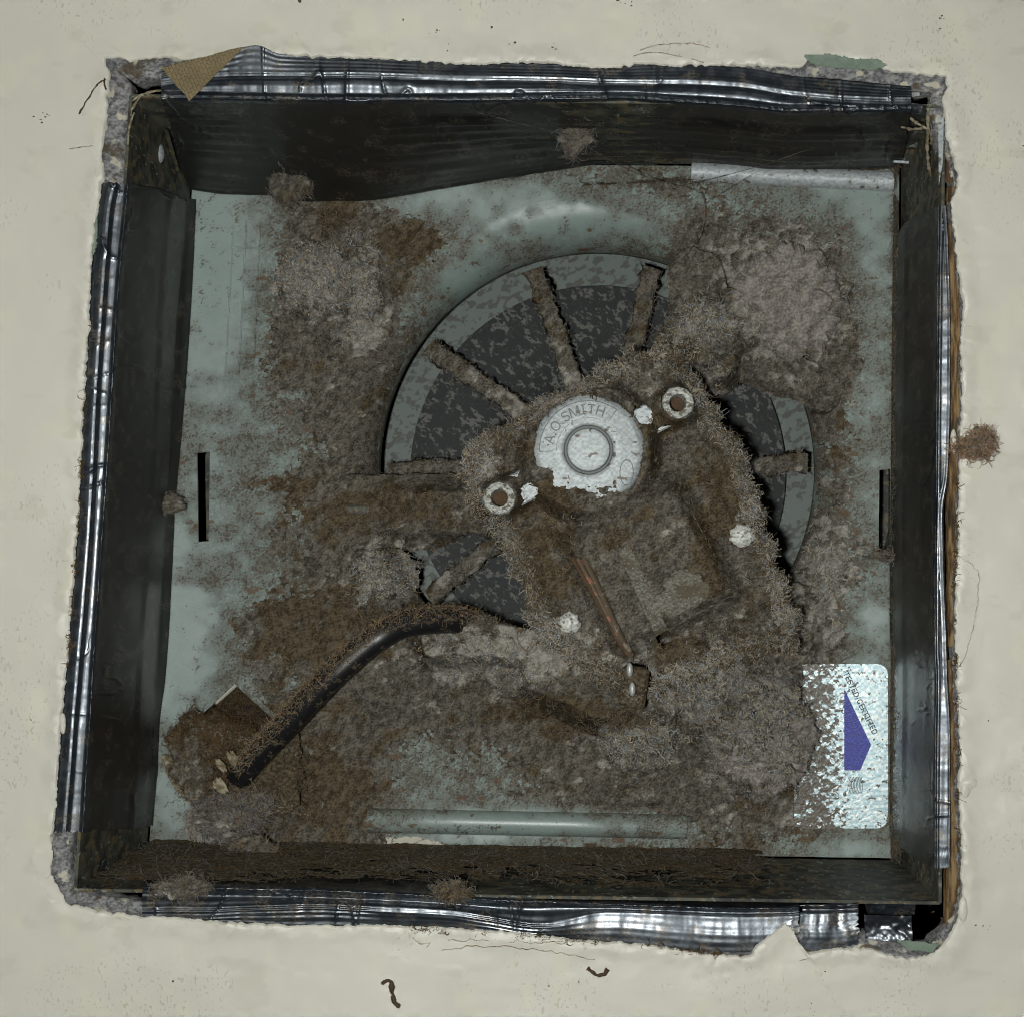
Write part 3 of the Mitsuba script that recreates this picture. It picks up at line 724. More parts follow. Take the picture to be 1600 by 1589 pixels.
# bearing cap: a turned disc with a sunk ring round its centre boss
prof = [(0, 36.2), (5.6, 36.3), (6.9, 36.5), (7.15, 40), (8.0, 40), (8.25, 37.2), (9.2, 36.9), (11, 36.95), (16.6, 37.6), (18.2, 38.4), (18.9, 40), (19, 46)]
pr_ = np.array(prof)
s_ = np.r_[0, np.cumsum(np.hypot(*np.diff(pr_, axis=0).T))]; us = np.linspace(0, s_[-1], 70)
pr_ = np.c_[np.interp(us, s_, pr_[:, 0]), np.interp(us, s_, pr_[:, 1])]
tc = np.linspace(0, 2 * np.pi, 120, endpoint=False)
oc = mw(np.array(0.0), np.array(0.0), np.array(0.0))
g = np.stack([np.stack([oc[0] + r * np.cos(tc), np.full_like(tc, y), oc[2] + r * np.sin(tc)], -1) for r, y in pr_], 0)
add(MOT + '__bearing_cap', (g.reshape(-1, 3), grid_faces(len(pr_), 120, wrap=True)), 'zinc', smooth=35)
def arc_text(s, r, a0, a1, h, key):
    ms = [np.array(meshkit.text_mesh(ch, h, .35, False).vertices) for ch in s]; fs = [meshkit.text_mesh(ch, h, .35, False).faces for ch in s]
    wd = np.array([v[:, 0].max() - v[:, 0].min() + .28 * h for v in ms]); ps = (np.cumsum(wd) - wd / 2) / wd.sum()
    for v, f, q in zip(ms, fs, ps):
        t = math.radians(a0 + (a1 - a0) * q)
        v = v.copy(); v[:, 0] -= (v[:, 0].min() + v[:, 0].max()) / 2; v[:, 1] -= h / 2
        rd, tn = np.array([math.cos(t), 0, math.sin(t)]), np.array([math.sin(t), 0, -math.cos(t)])
        w = oc + v[:, :1] * tn + (r + v[:, 1:2]) * rd
        w[:, 1] = 37.1 - v[:, 2] * 1.1 + .1
        add(key, (w, f), 'relief_grey')
arc_text('A.O.SMITH', 13.4, 172, 66, 3.3, MOT + '__cap_lettering')
fr = []
for r, a0, a1 in [(10.6, 182, 55), (16.2, 182, 55)]:
    t = np.radians(np.linspace(a0, a1, 40)); fr.append(tube(np.c_[oc[0] + r * np.cos(t), np.full(40, 37.05 + (r - 10.6) * .09), oc[2] + r * np.sin(t)], .14, 6))
for a0 in (182, 55):
    t = math.radians(a0); fr.append(tube([[oc[0] + r * math.cos(t), 37.05 + (r - 10.6) * .09, oc[2] + r * math.sin(t)] for r in (10.6, 16.2)], .14, 6))
t = np.linspace(0, 2 * np.pi, 40); fr.append(tube(np.c_[oc[0] + 12.6 + 2.2 * np.cos(t), np.full(40, 37.1), oc[2] - 7.5 + 4.2 * np.sin(t)], .14, 6))
t = np.linspace(0, 2 * np.pi, 80); fr.append(tube(np.c_[oc[0] + 7.6 * np.cos(t), np.full(80, 38.6), oc[2] + 7.6 * np.sin(t)], .55, 6))
add(MOT + '__cap_border', cat(*fr), 'relief_grey')
# two hollow screws at the ends of the bridge, two rivets on the legs
for u in (-157, 157):
    c = mw(np.array(float(u)), np.array(0.0), np.array(0.0))
    pp = [(2.6, 51.5), (2.7, 41.5), (3.0, 40.6), (4.2, 40.2), (5.1, 40.6), (5.6, 41.6), (5.6, 46)]
    inner = [(0, 45.5), (2.5, 45.5)]
    tt = np.linspace(0, 2 * np.pi, 36, endpoint=False)
    g = np.stack([np.stack([c[0] + r * np.cos(tt) * (1 + .03 * np.cos(12 * tt)), np.full_like(tt, y), c[2] + r * np.sin(tt) * (1 + .03 * np.cos(12 * tt))], -1) for r, y in pp], 0)
    add(MOT + '__screw', (g.reshape(-1, 3), grid_faces(len(pp), 36, wrap=True)), 'zinc_bright', smooth=35)
    g = np.stack([np.stack([c[0] + r * np.cos(tt), np.full_like(tt, y), c[2] + r * np.sin(tt)], -1) for r, y in [(.01, 51), (2.75, 51)]], 0)
    add(MOT + '__screw_hole', (g.reshape(-1, 3), grid_faces(2, 36, wrap=True)), 'rust')
for u, v, rx in [(152, 229, 4.3), (-153, 222, 4.0)]:
    c = mw(np.array(float(u)), np.array(48.3), np.array(float(v)))
    m = trimesh.creation.icosphere(3, 1.0); vv = np.array(m.vertices) * [rx, 1.3, rx * .9]
    vv *= 1 + .4 * (meshkit.noise(vv * .8 + u, 3)[:, None] - .5)
    add(MOT + '__rivet', (vv + c, m.faces), 'zinc_bright', smooth=True)
# lead wires with red and copper braid along the coil's edge, and the terminal block
for q, (mat, off) in enumerate([('copper', 0), ('dusty_lead', 9), ('rust', -8)]):
    pts = np.array([P(903 + off, 872, 39.5), P(925 + off * .8, 912, 38.2), P(945 + off * .6, 952, 38), P(965 + off * .4, 992, 38.6), P(984 + off * .3, 1024, 41)])
    key = add(MOT + '__lead_wire', tube(pts, .95, 8, .12, 3, n=60), mat, smooth=50)
    labels[key] = {'label': ('reddish bare', 'pale insulated', 'rust brown')[q] + ' lead wire along the left edge of the coil'}
c = P(990, 1072, 50)
add(MOT + '__terminal_block', rbox(*c, 9, 14, 14, 1.2, Rotation.from_euler('y', 8, degrees=True).as_matrix()), 'grease')
for px, py in [(984, 1046), (988, 1076)]:
    m = trimesh.creation.icosphere(2, 1.0); add(MOT + '__terminal_screw', (np.array(m.vertices) * [1.1, 1.2, 2.4] + P(px, py, 38.4), m.faces), 'bright_steel', smooth=True)
# bracket arms that carry the motor
for (a, b, w) in [((1085, 560, 74), (1232, 470, 92), 44), ((770, 792, 70), (575, 800, 92.5), 36), ((1080, 1050, 74), (1195, 1140, 92), 50)]:
    A, B = P(*a), P(*b); d = (B - A); d /= np.linalg.norm(d); wv = np.cross(d, [0, 1, 0]); wv /= np.linalg.norm(wv); wv *= w * .11
    add(FAN + '__bracket_arm', hull(np.vstack([[A + s * wv + [0, t, 0], B + s * wv + [0, t, 0]] for s in (-1, 1) for t in (7, 8.5)])), 'dirty_metal')

# ---------------------------------------------------------------- power cord, socket, label
CORD = FAN + '__power_cord'
cpts = np.array([P(850, 1016, 90), P(770, 990, 84), P(700, 968, 72), P(640, 973, 66), P(585, 1000, 62), P(535, 1041, 62), P(490, 1086, 64), P(445, 1135, 68), P(400, 1182, 74), P(368, 1222, 84)])
cv, cf = tube(cpts, 4.2, 24, .10, 2, n=160)
add(CORD, (cv, cf), 'black_rubber', smooth=True)
SOC = FAN + '__socket'
add(SOC + '__body', prism(sock.buffer(-.6), 104, 122), 'socket_plastic')
def bar_px(a, b, w, y0, y1, mat, key, **k):
    A, B = P(*a, y0), P(*b, y0); d = B - A; L = np.linalg.norm(d); ang = math.degrees(math.atan2(d[2], d[0]))
    return add(key, rbox(*((A + B) / 2 + [0, (y1 - y0) / 2, 0]), L, y1 - y0, w, min(.5, w * .3), Rotation.from_euler('y', -ang, degrees=True).as_matrix()), mat)
bar_px((333, 1097), (368, 1066), 2.6, 96.5, 99, 'light_trim', SOC + '__trim')
bar_px((386, 1070), (434, 1108), 2.8, 96.5, 99, 'light_trim', SOC + '__trim')
def lump(c, r, seed, sq=(1, .6, 1), amp=.5, sub=4, sc=.5):
    m = trimesh.creation.icosphere(sub, 1.0); v = np.array(m.vertices)
    d = 1 + amp * (nz(v + seed * 7.1, sc, 4, seed) - .5) * 2
    return v * d[:, None] * np.array(sq) * r + c, np.array(m.faces)
for a, b, w in [((358, 1178), (396, 1216), 4.4), ((337, 1216), (352, 1240), 3.6), ((338, 1186), (352, 1204), 2.4)]:
    A, B = P(*a, 76), P(*b, 76); ang = math.degrees(math.atan2((B - A)[2], (B - A)[0]))
    v, f = lump((0, 0, 0), 1, int(w * 9), (np.linalg.norm(B - A) / 2, 1.0, w / 2), .6)
    add(SOC + '__tab', (v @ Rotation.from_euler('y', -ang, degrees=True).as_matrix().T + (A + B) / 2, f), 'cream_plastic', smooth=True)
v, f = lump((0, 0, 0), 1, 5, (9, 1.6, 2.2), .5)
add(SOC + '__tab', (v @ Rotation.from_euler('y', 58, degrees=True).as_matrix().T + P(275, 1212, 90), f), 'cream_plastic', smooth=True)

LAB = FAN + '__label'
lab = poly_px([(1258, 1054), (1370, 1054), (1370, 1276), (1258, 1276)], 94.8).buffer(4.0)
add(LAB, prism(lab, 94.75, 94.9), 'foil'); labels[LAB] = {'label': 'silver foil label with a violet arrow shape and certified lettering, half covered in dust'}
add(LAB + '__arrow_print', prism(poly_px([(1319, 1075), (1361, 1163), (1344, 1203), (1319, 1203)], 94.7), 94.62, 94.7), 'violet_ink')
text_on('TESTED/CERTIFIED', 1317, 1051, 8.6, 94.7, 'dark_ink', LAB + '__lettering', -64.0, .08, .95, True)
ar = []
for q in range(9):
    t = np.linspace(-1, 1, 12)
    ar.append(tube(P(1326 + q * 2.4 + 2.5 * (1 - t * t), 1226 + 13 * t, 94.72), .13, 5))
add(LAB + '__wave_print', cat(*ar), 'dark_ink')

# flange and bolt in the bare top left corner, clips and ties in the top right corner
add(FAN + '__corner_flange', hull([P(256, 200, 40), P(263, 205, 40), P(292, 308, 94), P(284, 310, 94), P(256, 200, 42), P(290, 308, 96)]), 'dirty_metal')
m = trimesh.creation.icosphere(3, 1.0); add(FAN + '__bolt', (np.array(m.vertices) * [1.6, 3.0, 3.2] + P(249, 240, 46), m.faces), 'zinc', smooth=True)
def sheet(pts, th, mat, key, n=(24, 24), amp=.5, sc=3, seed=0):
    """A small bent sheet of metal spanned by four corners, dented, with thickness."""
    q = np.array(pts, float); u, v = np.meshgrid(np.linspace(0, 1, n[0]), np.linspace(0, 1, n[1]), indexing='ij')
    g = ((1 - u) * (1 - v))[..., None] * q[0] + (u * (1 - v))[..., None] * q[1] + (u * v)[..., None] * q[2] + ((1 - u) * v)[..., None] * q[3]
    nn = normals(g); g = g + nn * ((nz(g, sc, 3, seed) - .5) * 2 * amp)[..., None]
    b = g - nn * th
    f = grid_faces(*n); k = n[0] * n[1]
    idx = np.arange(k).reshape(n); ring = np.r_[idx[0, :-1], idx[:-1, -1], idx[-1, :0:-1], idx[:0:-1, 0]]; r2_ = np.roll(ring, -1)
    sd = np.vstack([np.c_[ring, r2_, r2_ + k], np.c_[ring, r2_ + k, ring + k]])
    return add(key, (np.vstack([g.reshape(-1, 3), b.reshape(-1, 3)]), np.vstack([f, f[:, ::-1] + k, sd])), mat, smooth=50)
sheet([P(1408, 206, 60), P(1438, 212, 52), P(1436, 232, 56), P(1402, 226, 66)], .8, 'plate_paint', FAN + '__corner_clip', amp=.8, seed=1)
sheet([P(1402, 230, 70), P(1432, 236, 62), P(1424, 252, 70), P(1397, 248, 78)], .8, 'dirty_metal', FAN + '__corner_clip', amp=.8, seed=2)
sheet([P(1396, 251, 76), P(1420, 252, 76), P(1420, 256, 76), P(1396, 254, 76)], .8, 'zinc', FAN + '__corner_clip', amp=.2, seed=3)
sheet([P(1436, 235, 40), P(1448, 260, 46), P(1446, 330, 80), P(1432, 330, 80)], .8, 'dirty_metal', FAN + '__corner_clip', amp=.5, seed=4)
add(FAN + '__edge_trim', hull([P(1466, 182, 2), P(1475, 186, 2.2), P(1473, 255, 2.4), P(1467, 290, 2.4), P(1466, 182, 6), P(1473, 255, 6)]), 'zinc')
k = sheet([P(1424, 162, 1), P(1448, 166, -.5), P(1440, 176, 1), P(1424, 180, 3)], .4, 'tape', 'tape_curl', amp=.6, seed=8); thing(k, 'shiny curled scrap of black tape at the top right corner of the metal box', 'tape')
k = sheet([P(1424, 146, 4), P(1436, 145, 3), P(1437, 150, 3.4), P(1424, 152, 5)], .4, 'bright_steel', 'metal_scrap', amp=.2, seed=9); thing(k, 'tiny bright metal scrap in the dark gap above the top right corner of the box', 'scrap')
tw = [strand([(1450,168),(1450,200),(1449,232),(1451,258),(1458,282)], [4, 8, 14, 20, 30], .5, 60, .5, 1, 6), strand([(1422,184),(1438,196),(1450,202)], [12, 9, 8], .45, 40, .5, 2, 6),
      strand([(1410,199),(1428,202),(1450,199)], [20, 14, 8], .45, 40, .4, 3, 6), strand([(1450,200),(1456,214),(1455,225)], [8, 10, 14], .4, 30, .4, 4, 6)]
add('dry_stalk', cat(*tw), 'cream_plastic', smooth=True); thing('dry_stalk', 'thin brown branching stalk hanging in the top right corner of the metal box', 'stalk')
tw = [strand([(208,158),(222,148),(240,143),(252,142)], [2, 1, 1, 2], .35, 40, .5, 5, 6), strand([(205,182),(212,160),(226,150)], [3, 2, 1], .35, 40, .5, 6, 6), strand([(200,226),(203,196),(210,176)], [3, 2, 2], .3, 40, .5, 7, 6)]
add('dry_stalk_001', cat(*tw), 'cream_plastic', smooth=True); thing('dry_stalk_001', 'thin dry straw lying across the top left corner of the metal box', 'stalk')
tw = [strand([(167,124),(152,132),(140,150),(124,178)], [-.6, -2, -3, -1], .22, 60, .8, 8, 5), strand([(164,122),(163,134),(166,140)], [-.5, -1.5, -1], .3, 30, .5, 9, 5)]
add('dry_stalk_002', cat(*tw), 'crumb_brown', smooth=True); thing('dry_stalk_002', 'wispy brown strand sticking out over the paint left of the top left corner', 'stalk')

flk = flake
def plate_spot(pts, y, mat, key, seed):
    q = [tuple(((a - 960) * (1 + y / D) + 960, 880 + (b - 880) * (1 + y / D))) for a, b in pts]
    return flake(q, y, .5, mat, key, seed)
k = plate_spot([(602,1308),(650,1306),(690,1316),(720,1330),(660,1338),(610,1330)], 94.6, 'light_trim', FAN + '__paint_splash', 21); labels[k] = {'label': 'pale cream paint splash below the long rib'}
for pts, seed in [([(912,1316),(932,1318),(930,1334),(914,1332)], 22), ([(720,1322),(736,1320),(740,1334),(724,1336)], 23), ([(990,1330),(1010,1326),(1012,1338)], 24)]:
    plate_spot(pts, 93.6, 'rust', FAN + '__rust_flake', seed)
for a, b, y in [((1312, 1374), (1372, 1377), 62), ((1380, 1377), (1412, 1378), 62), ((1424, 1326), (1424, 1362), 70), ((222, 1347), (262, 1348), 70), ((280, 1349), (330, 1350), 72)]:
    bar_px(a, b, .5, y, y + .6, 'zinc_bright', FAN + '__seam_edge')
# ---------------------------------------------------------------- tape
def tape(key, rows, label, mat='tape', nk=90, dens=2.2, rib=.05, ribp=1.15, wr=(.35, 2.2), bead=None, ragged=1.2, seed=0, crinkle=None, lining=None, lrib=(.0, 3.4)):
    """rows: profiles across the strip (px, py, depth), equal in number, given at stations along it."""
    A = np.array([[P(*q) for q in r] for r in rows])
    L = np.r_[0, np.cumsum(np.linalg.norm(np.diff(A[:, len(rows[0]) // 2 - 1], axis=0), axis=1))]
    ns = int(L[-1] * dens) + 8
    kk = np.arange(A.shape[1])
    fine = np.linspace(0, A.shape[1] - 1, nk)
    B = PchipInterpolator(kk, A, axis=1)(fine)
    s = np.linspace(0, L[-1], ns)
    rg = (meshkit.fbm(np.c_[fine * 1.3, np.full(nk, seed), np.zeros(nk)], 4, seed) - .5) * 2 * ragged
    # torn ends: shift the end stations along the strip
    Gt = PchipInterpolator(L, B, axis=0)
    g = np.empty((ns, nk, 3))
    for j in range(nk):
        u = s.copy(); e = 1 - s / L[-1]
        u = u + rg[j] * np.exp(-s / 6) - rg[(j * 7) % nk] * np.exp(-(L[-1] - s) / 6)
        g[:, j] = Gt(np.clip(u, 0 - 0, L[-1]))[:, j] if True else 0
    for j in range(nk):
        du = rg[j] * np.exp(-s / 6)
        tdir = np.gradient(g[:, j], axis=0); tdir /= np.linalg.norm(tdir, axis=1, keepdims=True) + 1e-9
        g[:, j] += tdir * (np.where(s < 1, rg[j] * .6, 0) + np.where(s > L[-1] - 1, rg[(j * 3 + 5) % nk] * .6, 0))[:, None] * 0.5
    n = normals(g)
    w = np.r_[0, np.cumsum(np.linalg.norm(np.diff(B.mean(0), axis=0), axis=1))]
    S, W = np.meshgrid(s, w, indexing='ij')
    q = lambda a, b, o, sd: meshkit.fbm(np.stack([S / a, W / b, np.full_like(S, seed)], -1), o, sd) - .5
    kf = np.broadcast_to(fine, S.shape)
    b0 = np.exp(-((kf - bead[0]) / bead[1]) ** 2) if bead else 0
    mask = smooth01(meshkit.fbm(np.stack([S / 30, W / 40, np.full_like(S, seed + 3)], -1), 2, 5))
    d = wr[0] * q(wr[1], 9, 3, 1) * (1.1 + 0 * b0) + .5 * q(16, 14, 2, 3) + rib * np.sin(W * 2 * np.pi / ribp + 3 * q(20, 20, 2, 6)) * (.3 + mask)
    # pulled creases across the strip
    cz = q(9, 30, 2, 11); d = d + .55 * np.exp(-np.abs(cz) / .012) * mask - .25
    if lining is not None: d = d + lrib[0] * np.sin(W * 2 * np.pi / lrib[1] + 4 * q(30, 30, 2, 6)) * smooth01((kf - lining) * .8) * (.35 + .9 * mask)
    if crinkle: d = d + crinkle[2] * np.exp(-((kf - crinkle[0]) / crinkle[1]) ** 2) * 2.4 * q(crinkle[3], 5, 3, 21)
    g = g + n * d[..., None]
    if lining is None: add(key, (g.reshape(-1, 3), grid_faces(ns, nk)), mat, smooth=True)
    else:
        c = int(np.searchsorted(fine, lining))
        for nm, sl, m in (('rolled_edge', slice(0, c + 1), mat), ('lining', slice(c, nk), 'tape_lining')):
            gg = g[:, sl]
            add(key + '__' + nm, (gg.reshape(-1, 3), grid_faces(ns, gg.shape[1])), m, smooth=True)
    thing(key, label, 'tape')
    return g, n
def smooth01(x): x = np.clip((x - .35) / .3, 0, 1); return x * x * (3 - 2 * x)

def wpx(c, y, inset, vertical=False):
    """Pixel of the box side that meets the rim at pixel c, y mm deeper."""
    k = 880 if vertical else 960
    return k + (c - k) * D / (D + y) + inset
def top_row(xf, xb, e, bd, rim, pe, lift=0.0):
    return [(xf, e - 3, .8 + lift), (xf, e + (bd - e) * .45, .35 + lift * .6), (xf, bd, -.1 + lift * .2), (xf, bd + 8, .15), (xf, bd + 16, 1.4), (xf, rim - 9, 2.2), (xf, rim - 4, 1.1), (xf, rim + 1, .9), (xf, rim + 6, 1.9),
            (xf + (xb - xf) * .2, max(rim + (pe - rim) * .2, wpx(rim, 20, 8, True)), 20), (xf + (xb - xf) * .6, max(rim + (pe - rim) * .58, wpx(rim, 58, 10, True)), 58), (xb, max(pe - 3, wpx(rim, 92, 3, True)), 91.8), (xb + 1, max(pe + 1, wpx(rim, 94, 5, True)), 93.8)]
tr = [top_row(252, 292, 112, 124, 151, 296), top_row(330, 360, 96, 116, 152, 304, -1.5), top_row(400, 430, 74, 114, 153, 306, -2.0), top_row(440, 465, 88, 114, 154, 316, -1.2),
      top_row(545, 565, 92, 113, 155, 314), top_row(700, 708, 100, 118, 155, 293), top_row(860, 860, 102, 120, 153, 268), top_row(960, 958, 107, 124, 152, 254), top_row(1060, 1052, 104, 124, 157, 249),
      top_row(1150, 1140, 108, 128, 163, 250), top_row(1240, 1225, 122, 142, 172, 253), top_row(1330, 1315, 130, 150, 171, 256), top_row(1424, 1408, 138, 152, 168, 254)]
gt, nt = tape('duct_tape', tr, 'wide black tape strip lining the top of the metal box, its upper edge rolled', seed=1, bead=(2, 1.2), rib=.03, wr=(.25, 3.0), crinkle=(6.6, .9, .30, 1.1), nk=190, lining=8.3, lrib=(.42, 3.6))
# its loose corner folded back to show the woven tan backing
fc_ = [P(251, 106, -2.6), P(381, 74, -3.2), P(296, 158, -4.6)]
n_ = 36; u = np.linspace(0, 1, n_); rows = []
Gf = np.empty((n_, n_, 3))
for i in range(n_):
    for j in range(n_):
        a, b = u[i], u[j]
        Gf[i, j] = fc_[0] * (1 - a) + a * ((1 - b) * fc_[1] + b * fc_[2])
Gf[..., 1] += (nz(Gf, 8, 3, 2) - .5) * 2.0
Gf[..., [0, 2]] += ((nz(Gf + 30, 4, 3, 2) - .5) * 1.6)[..., None]
add('duct_tape__folded_corner', (Gf.reshape(-1, 3), grid_faces(n_, n_)), 'tape_backing', smooth=True); labels['duct_tape__folded_corner'] = {'label': 'folded over corner with tan woven backing'}

def lr_row(yf, e, r, pe, yb):
    ym = (yf + yb) / 2
    return [(e - 3, yf, .9), (e + 4, yf, .3), (e + 13, yf, -.1), (e + 19, yf, .15), (min(e + 26, r - 9), yf, 1.9), (r - 5, yf, 2.3), (r - 2, yf, 1.2), (r + 1, yf, 1.0), (r + 4, yf, 2.0),
            (wpx(r, 20, 5), yf + (yb - yf) * .2, 20), (wpx(r, 56, 9), ym, 56), (wpx(r, 86, 4), yb, 86), (max(pe - 9, wpx(r, 90, 4)), yb, 90.0), (pe - 1, yb, 93.6), (pe + 1, yb, 94.4)]
lt = []
for yf, e, r, pe in [(286, 162, 199, 306), (330, 153, 195, 305), (400, 147, 188, 302), (500, 140, 180, 296), (600, 133, 174, 289), (700, 128, 168, 281), (800, 123, 161, 273), (900, 116, 154, 268),
                     (1000, 108, 147, 263), (1060, 103, 143, 258), (1130, 97, 139, 249), (1200, 92, 134, 246), (1250, 88, 131, 242), (1300, 84, 128, 238)]:
    lt.append(lr_row(yf, e, r, pe, 312 + (yf - 286) * .965))
gl, nl = tape('duct_tape_001', lt, 'black tape strip covering the left side of the metal box and its rounded edge', seed=4, bead=(2, 1.2), rib=.008, wr=(.14, 3.0), crinkle=(7.4, .5, .10, .9), nk=150, lining=8.3, lrib=(.05, 4))

def rr_row(yf, o, r, pe, yb):
    return [(o + 3, yf, 3.2), (o, yf, 1.75), (o - 6, yf, 1.85), (r + 7, yf, 2.15), (r + 3, yf, 2.5), (r, yf, 1.3), (r - 3, yf, 2.4), (wpx(r, 20, -5), yf + (yb - yf) * .2, 20), (wpx(r, 55, -9), (yf + yb) / 2, 55), (wpx(r, 91, -4), yb, 91), (wpx(r, 94, -8), yb, 94.3)]
rt = []
for yf, o, r, pe in [(322, 1478, 1467, 1414), (400, 1482, 1466, 1411), (500, 1484, 1465, 1408), (620, 1484, 1464, 1408), (740, 1480, 1463, 1408), (800, 1472, 1462, 1408), (900, 1474, 1461, 1406),
                     (1000, 1478, 1461, 1406), (1060, 1480, 1463, 1406), (1150, 1484, 1462, 1406), (1250, 1484, 1461, 1404), (1356, 1484, 1461, 1402)]:
    rt.append(rr_row(yf, o, r, pe, 370 + (yf - 322) * .90))
gr_, nr_ = tape('duct_tape_002', rt, 'narrow black tape strip running down the right side of the metal box', 'tape_dusty', seed=9, rib=.04, wr=(.22, 3.0), nk=100, lining=6.3, lrib=(.08, 4))

def bot_row(xf, e, bd, rim, xb, pe, flat=False):
    if flat:
        top = [(xf, e + 3, 1.5), (xf, e - (e - rim) * .3, 1.25), (xf, e - (e - rim) * .55, 1.6), (xf, rim + 12, 2.0), (xf, rim + 6, 2.6)]
    else:
        top = [(xf, e + 3, 1.0), (xf, bd + 8, .25), (xf, bd, -.1), (xf, bd - 9, .2), (xf, rim + 10, 2.3)]
    return top + [(xf, rim + 3, 1.4), (xf, rim, 1.0), (xf, rim - 4, 2.2), (xf + (xb - xf) * .2, wpx(rim, 22, -4, True), 22), (xf + (xb - xf) * .6, wpx(rim, 56, -4, True), 56), (xb, wpx(rim, 92, -4, True), 92)]
bt = [bot_row(222, 1430, 1424, 1385, 300, 1328), bot_row(330, 1437, 1424, 1387, 390, 1330), bot_row(480, 1445, 1420, 1390, 530, 1332), bot_row(600, 1446, 1424, 1395, 640, 1334), bot_row(690, 1448, 1429, 1400, 720, 1336),
      bot_row(760, 1452, 1438, 1405, 785, 1336), bot_row(850, 1461, 1449, 1408, 860, 1337), bot_row(950, 1470, 1455, 1412, 950, 1338, True), bot_row(1060, 1480, 1460, 1416, 1050, 1339, True), bot_row(1160, 1484, 1460, 1419, 1140, 1340, True), bot_row(1249, 1478, 1460, 1417, 1220, 1341, True)]
gb, nb = tape('duct_tape_003', bt, 'long black tape strip along the bottom of the metal box, wrinkled along its rim', 'tape_dusty', seed=14, bead=(2, 1.2), rib=.09, ribp=1.7, wr=(.3, 3.4), crinkle=(5.8, .7, .28, 1.6), nk=120, lining=7.3)
bt2 = [bot_row(1250, 1478, 1460, 1414, 1236, 1345, True), bot_row(1290, 1480, 1460, 1414, 1270, 1345, True), bot_row(1342, 1474, 1456, 1412, 1318, 1345, True)]
tape('duct_tape_004', [[(a, b, c - .8 if c < 10 else c) for a, b, c in r[:8]] for r in bt2], 'short dusty black tape patch near the bottom right corner, right of the paint tooth', 'tape_dusty', seed=17, rib=.09, ribp=1.7, wr=(.45, 3.0), nk=60)
sheet([P(1350, 1428, 3), P(1424, 1430, 2), P(1426, 1470, 2.4), P(1352, 1468, 4)], .3, 'tape', 'duct_tape_005', (60, 40), 1.5, 5.0, 3); thing('duct_tape_005', 'crumpled shiny scrap of black tape in the gap at the bottom right corner', 'tape')
sheet([P(1350, 1408, 6), P(1432, 1406, 6), P(1428, 1426, 10), P(1356, 1430, 10)], .3, 'tape', 'duct_tape_006', (60, 40), 1.4, 5.0, 5); thing('duct_tape_006', 'dark crumpled fold of tape under the bottom right corner of the metal box', 'tape')

# ---------------------------------------------------------------- dust
def blanket(g, n, Tk, mat, key, smooth=True):
    v = (g + n * np.maximum(Tk, 0)[..., None]).reshape(-1, 3)
    keep = Tk > 0
    f = grid_faces(*g.shape[:2], keep)
    v2, f2, n2_, t2 = compact(v, f, n.reshape(-1, 3), Tk.reshape(-1))
    add(key, (v2, f2), mat, smooth=smooth)
    return v2, n2_, t2

# dust on the plate and over the bracket arms
st = .42
xs, zs = np.arange(-170, 108, st), np.arange(-106, 148, st)
X, Z = np.meshgrid(xs, zs, indexing='ij')
px, py = X / S95 + 960, 880 - Z / S95
p3 = np.stack([X, 0 * X, Z], -1)
wx, wz = (nz(p3, 9, 3, 31) - .5) * 40, (nz(p3, 9, 3, 32) - .5) * 40
cov = cover_np(px + wx, py + wz)
def seg_h(a, b, hw, h0, h1, pxx, pyy):
    a, b = np.array(a, float), np.array(b, float); d = b - a
    t = np.clip(((pxx - a[0]) * d[0] + (pyy - a[1]) * d[1]) / (d @ d), 0, 1)
    dist = np.hypot(pxx - a[0] - t * d[0], pyy - a[1] - t * d[1])
    k = np.clip(1 - dist / hw, 0, 1); k = k * k * (3 - 2 * k)
    return (h0 + (h1 - h0) * t) * np.minimum(1, k * 1.6), dist < hw * (.82)
hts, armm = np.zeros_like(X), np.zeros_like(X, bool)
for a, b, hw, h0, h1 in [((1085, 545), (1235, 470), 78, 26, 4), ((790, 800), (560, 800), 72, 26, 1), ((1060, 1040), (1200, 1140), 120, 26, 4), ((860, 1040), (1010, 1100), 90, 24, 26), ((1245, 960), (1230, 1080), 60, 6, 8), ((690, 995), (850, 1000), 56, 22, 22), ((1085, 430), (1120, 570), 56, 1, 18), ((1170, 560), (1262, 600), 44, 10, 3), ((1200,560),(1280,610),40,4,2)]:
    h, m_ = seg_h(a, b, hw, h0, h1, px + wx * .5, py + wz * .5)
    hts = np.maximum(hts, h); armm |= m_
cover_poly = Polygon([(650, 990), (700, 968), (800, 970), (850, 1000), (1235, 925), (1262, 1000), (1200, 1120), (650, 1120)])
cp = shapely.contains_xy(cover_poly, px + wx * .5, py + wz * .5)
armm |= cp
armm &= ~shapely.contains_xy(Polygon([(648, 876), (742, 832), (850, 880), (850, 985), (800, 970), (735, 962), (690, 948), (648, 945)]), px + wx * .3, py + wz * .3)
rc = np.hypot(X - CX, Z - CZ)
bell = np.where(rc < R_BELL, 17 * (1 - np.sqrt(np.clip(1 - ((R_BELL - rc) / (R_BELL - R_TH)) ** 2, 0, 1))), 0)
bell = np.where(armm, bell * .15, bell)
base_y = 94.95 + bell - hts
n1, n2f = nz(p3, 5.5, 4, 41), nz(p3, 1.3, 3, 42)
rg_ = 1 - np.abs(nz(p3, 3.2, 3, 43) - .5) * 4
thick = (cov - .50) + (n1 - .5) * 1.0 + (n2f - .5) * 1.0
thick = np.where(armm & (rc < R_BELL + 3), np.maximum(thick, .35 + (n2f - .5) * .3), thick)
tk = np.clip(thick, -1, 1.2)
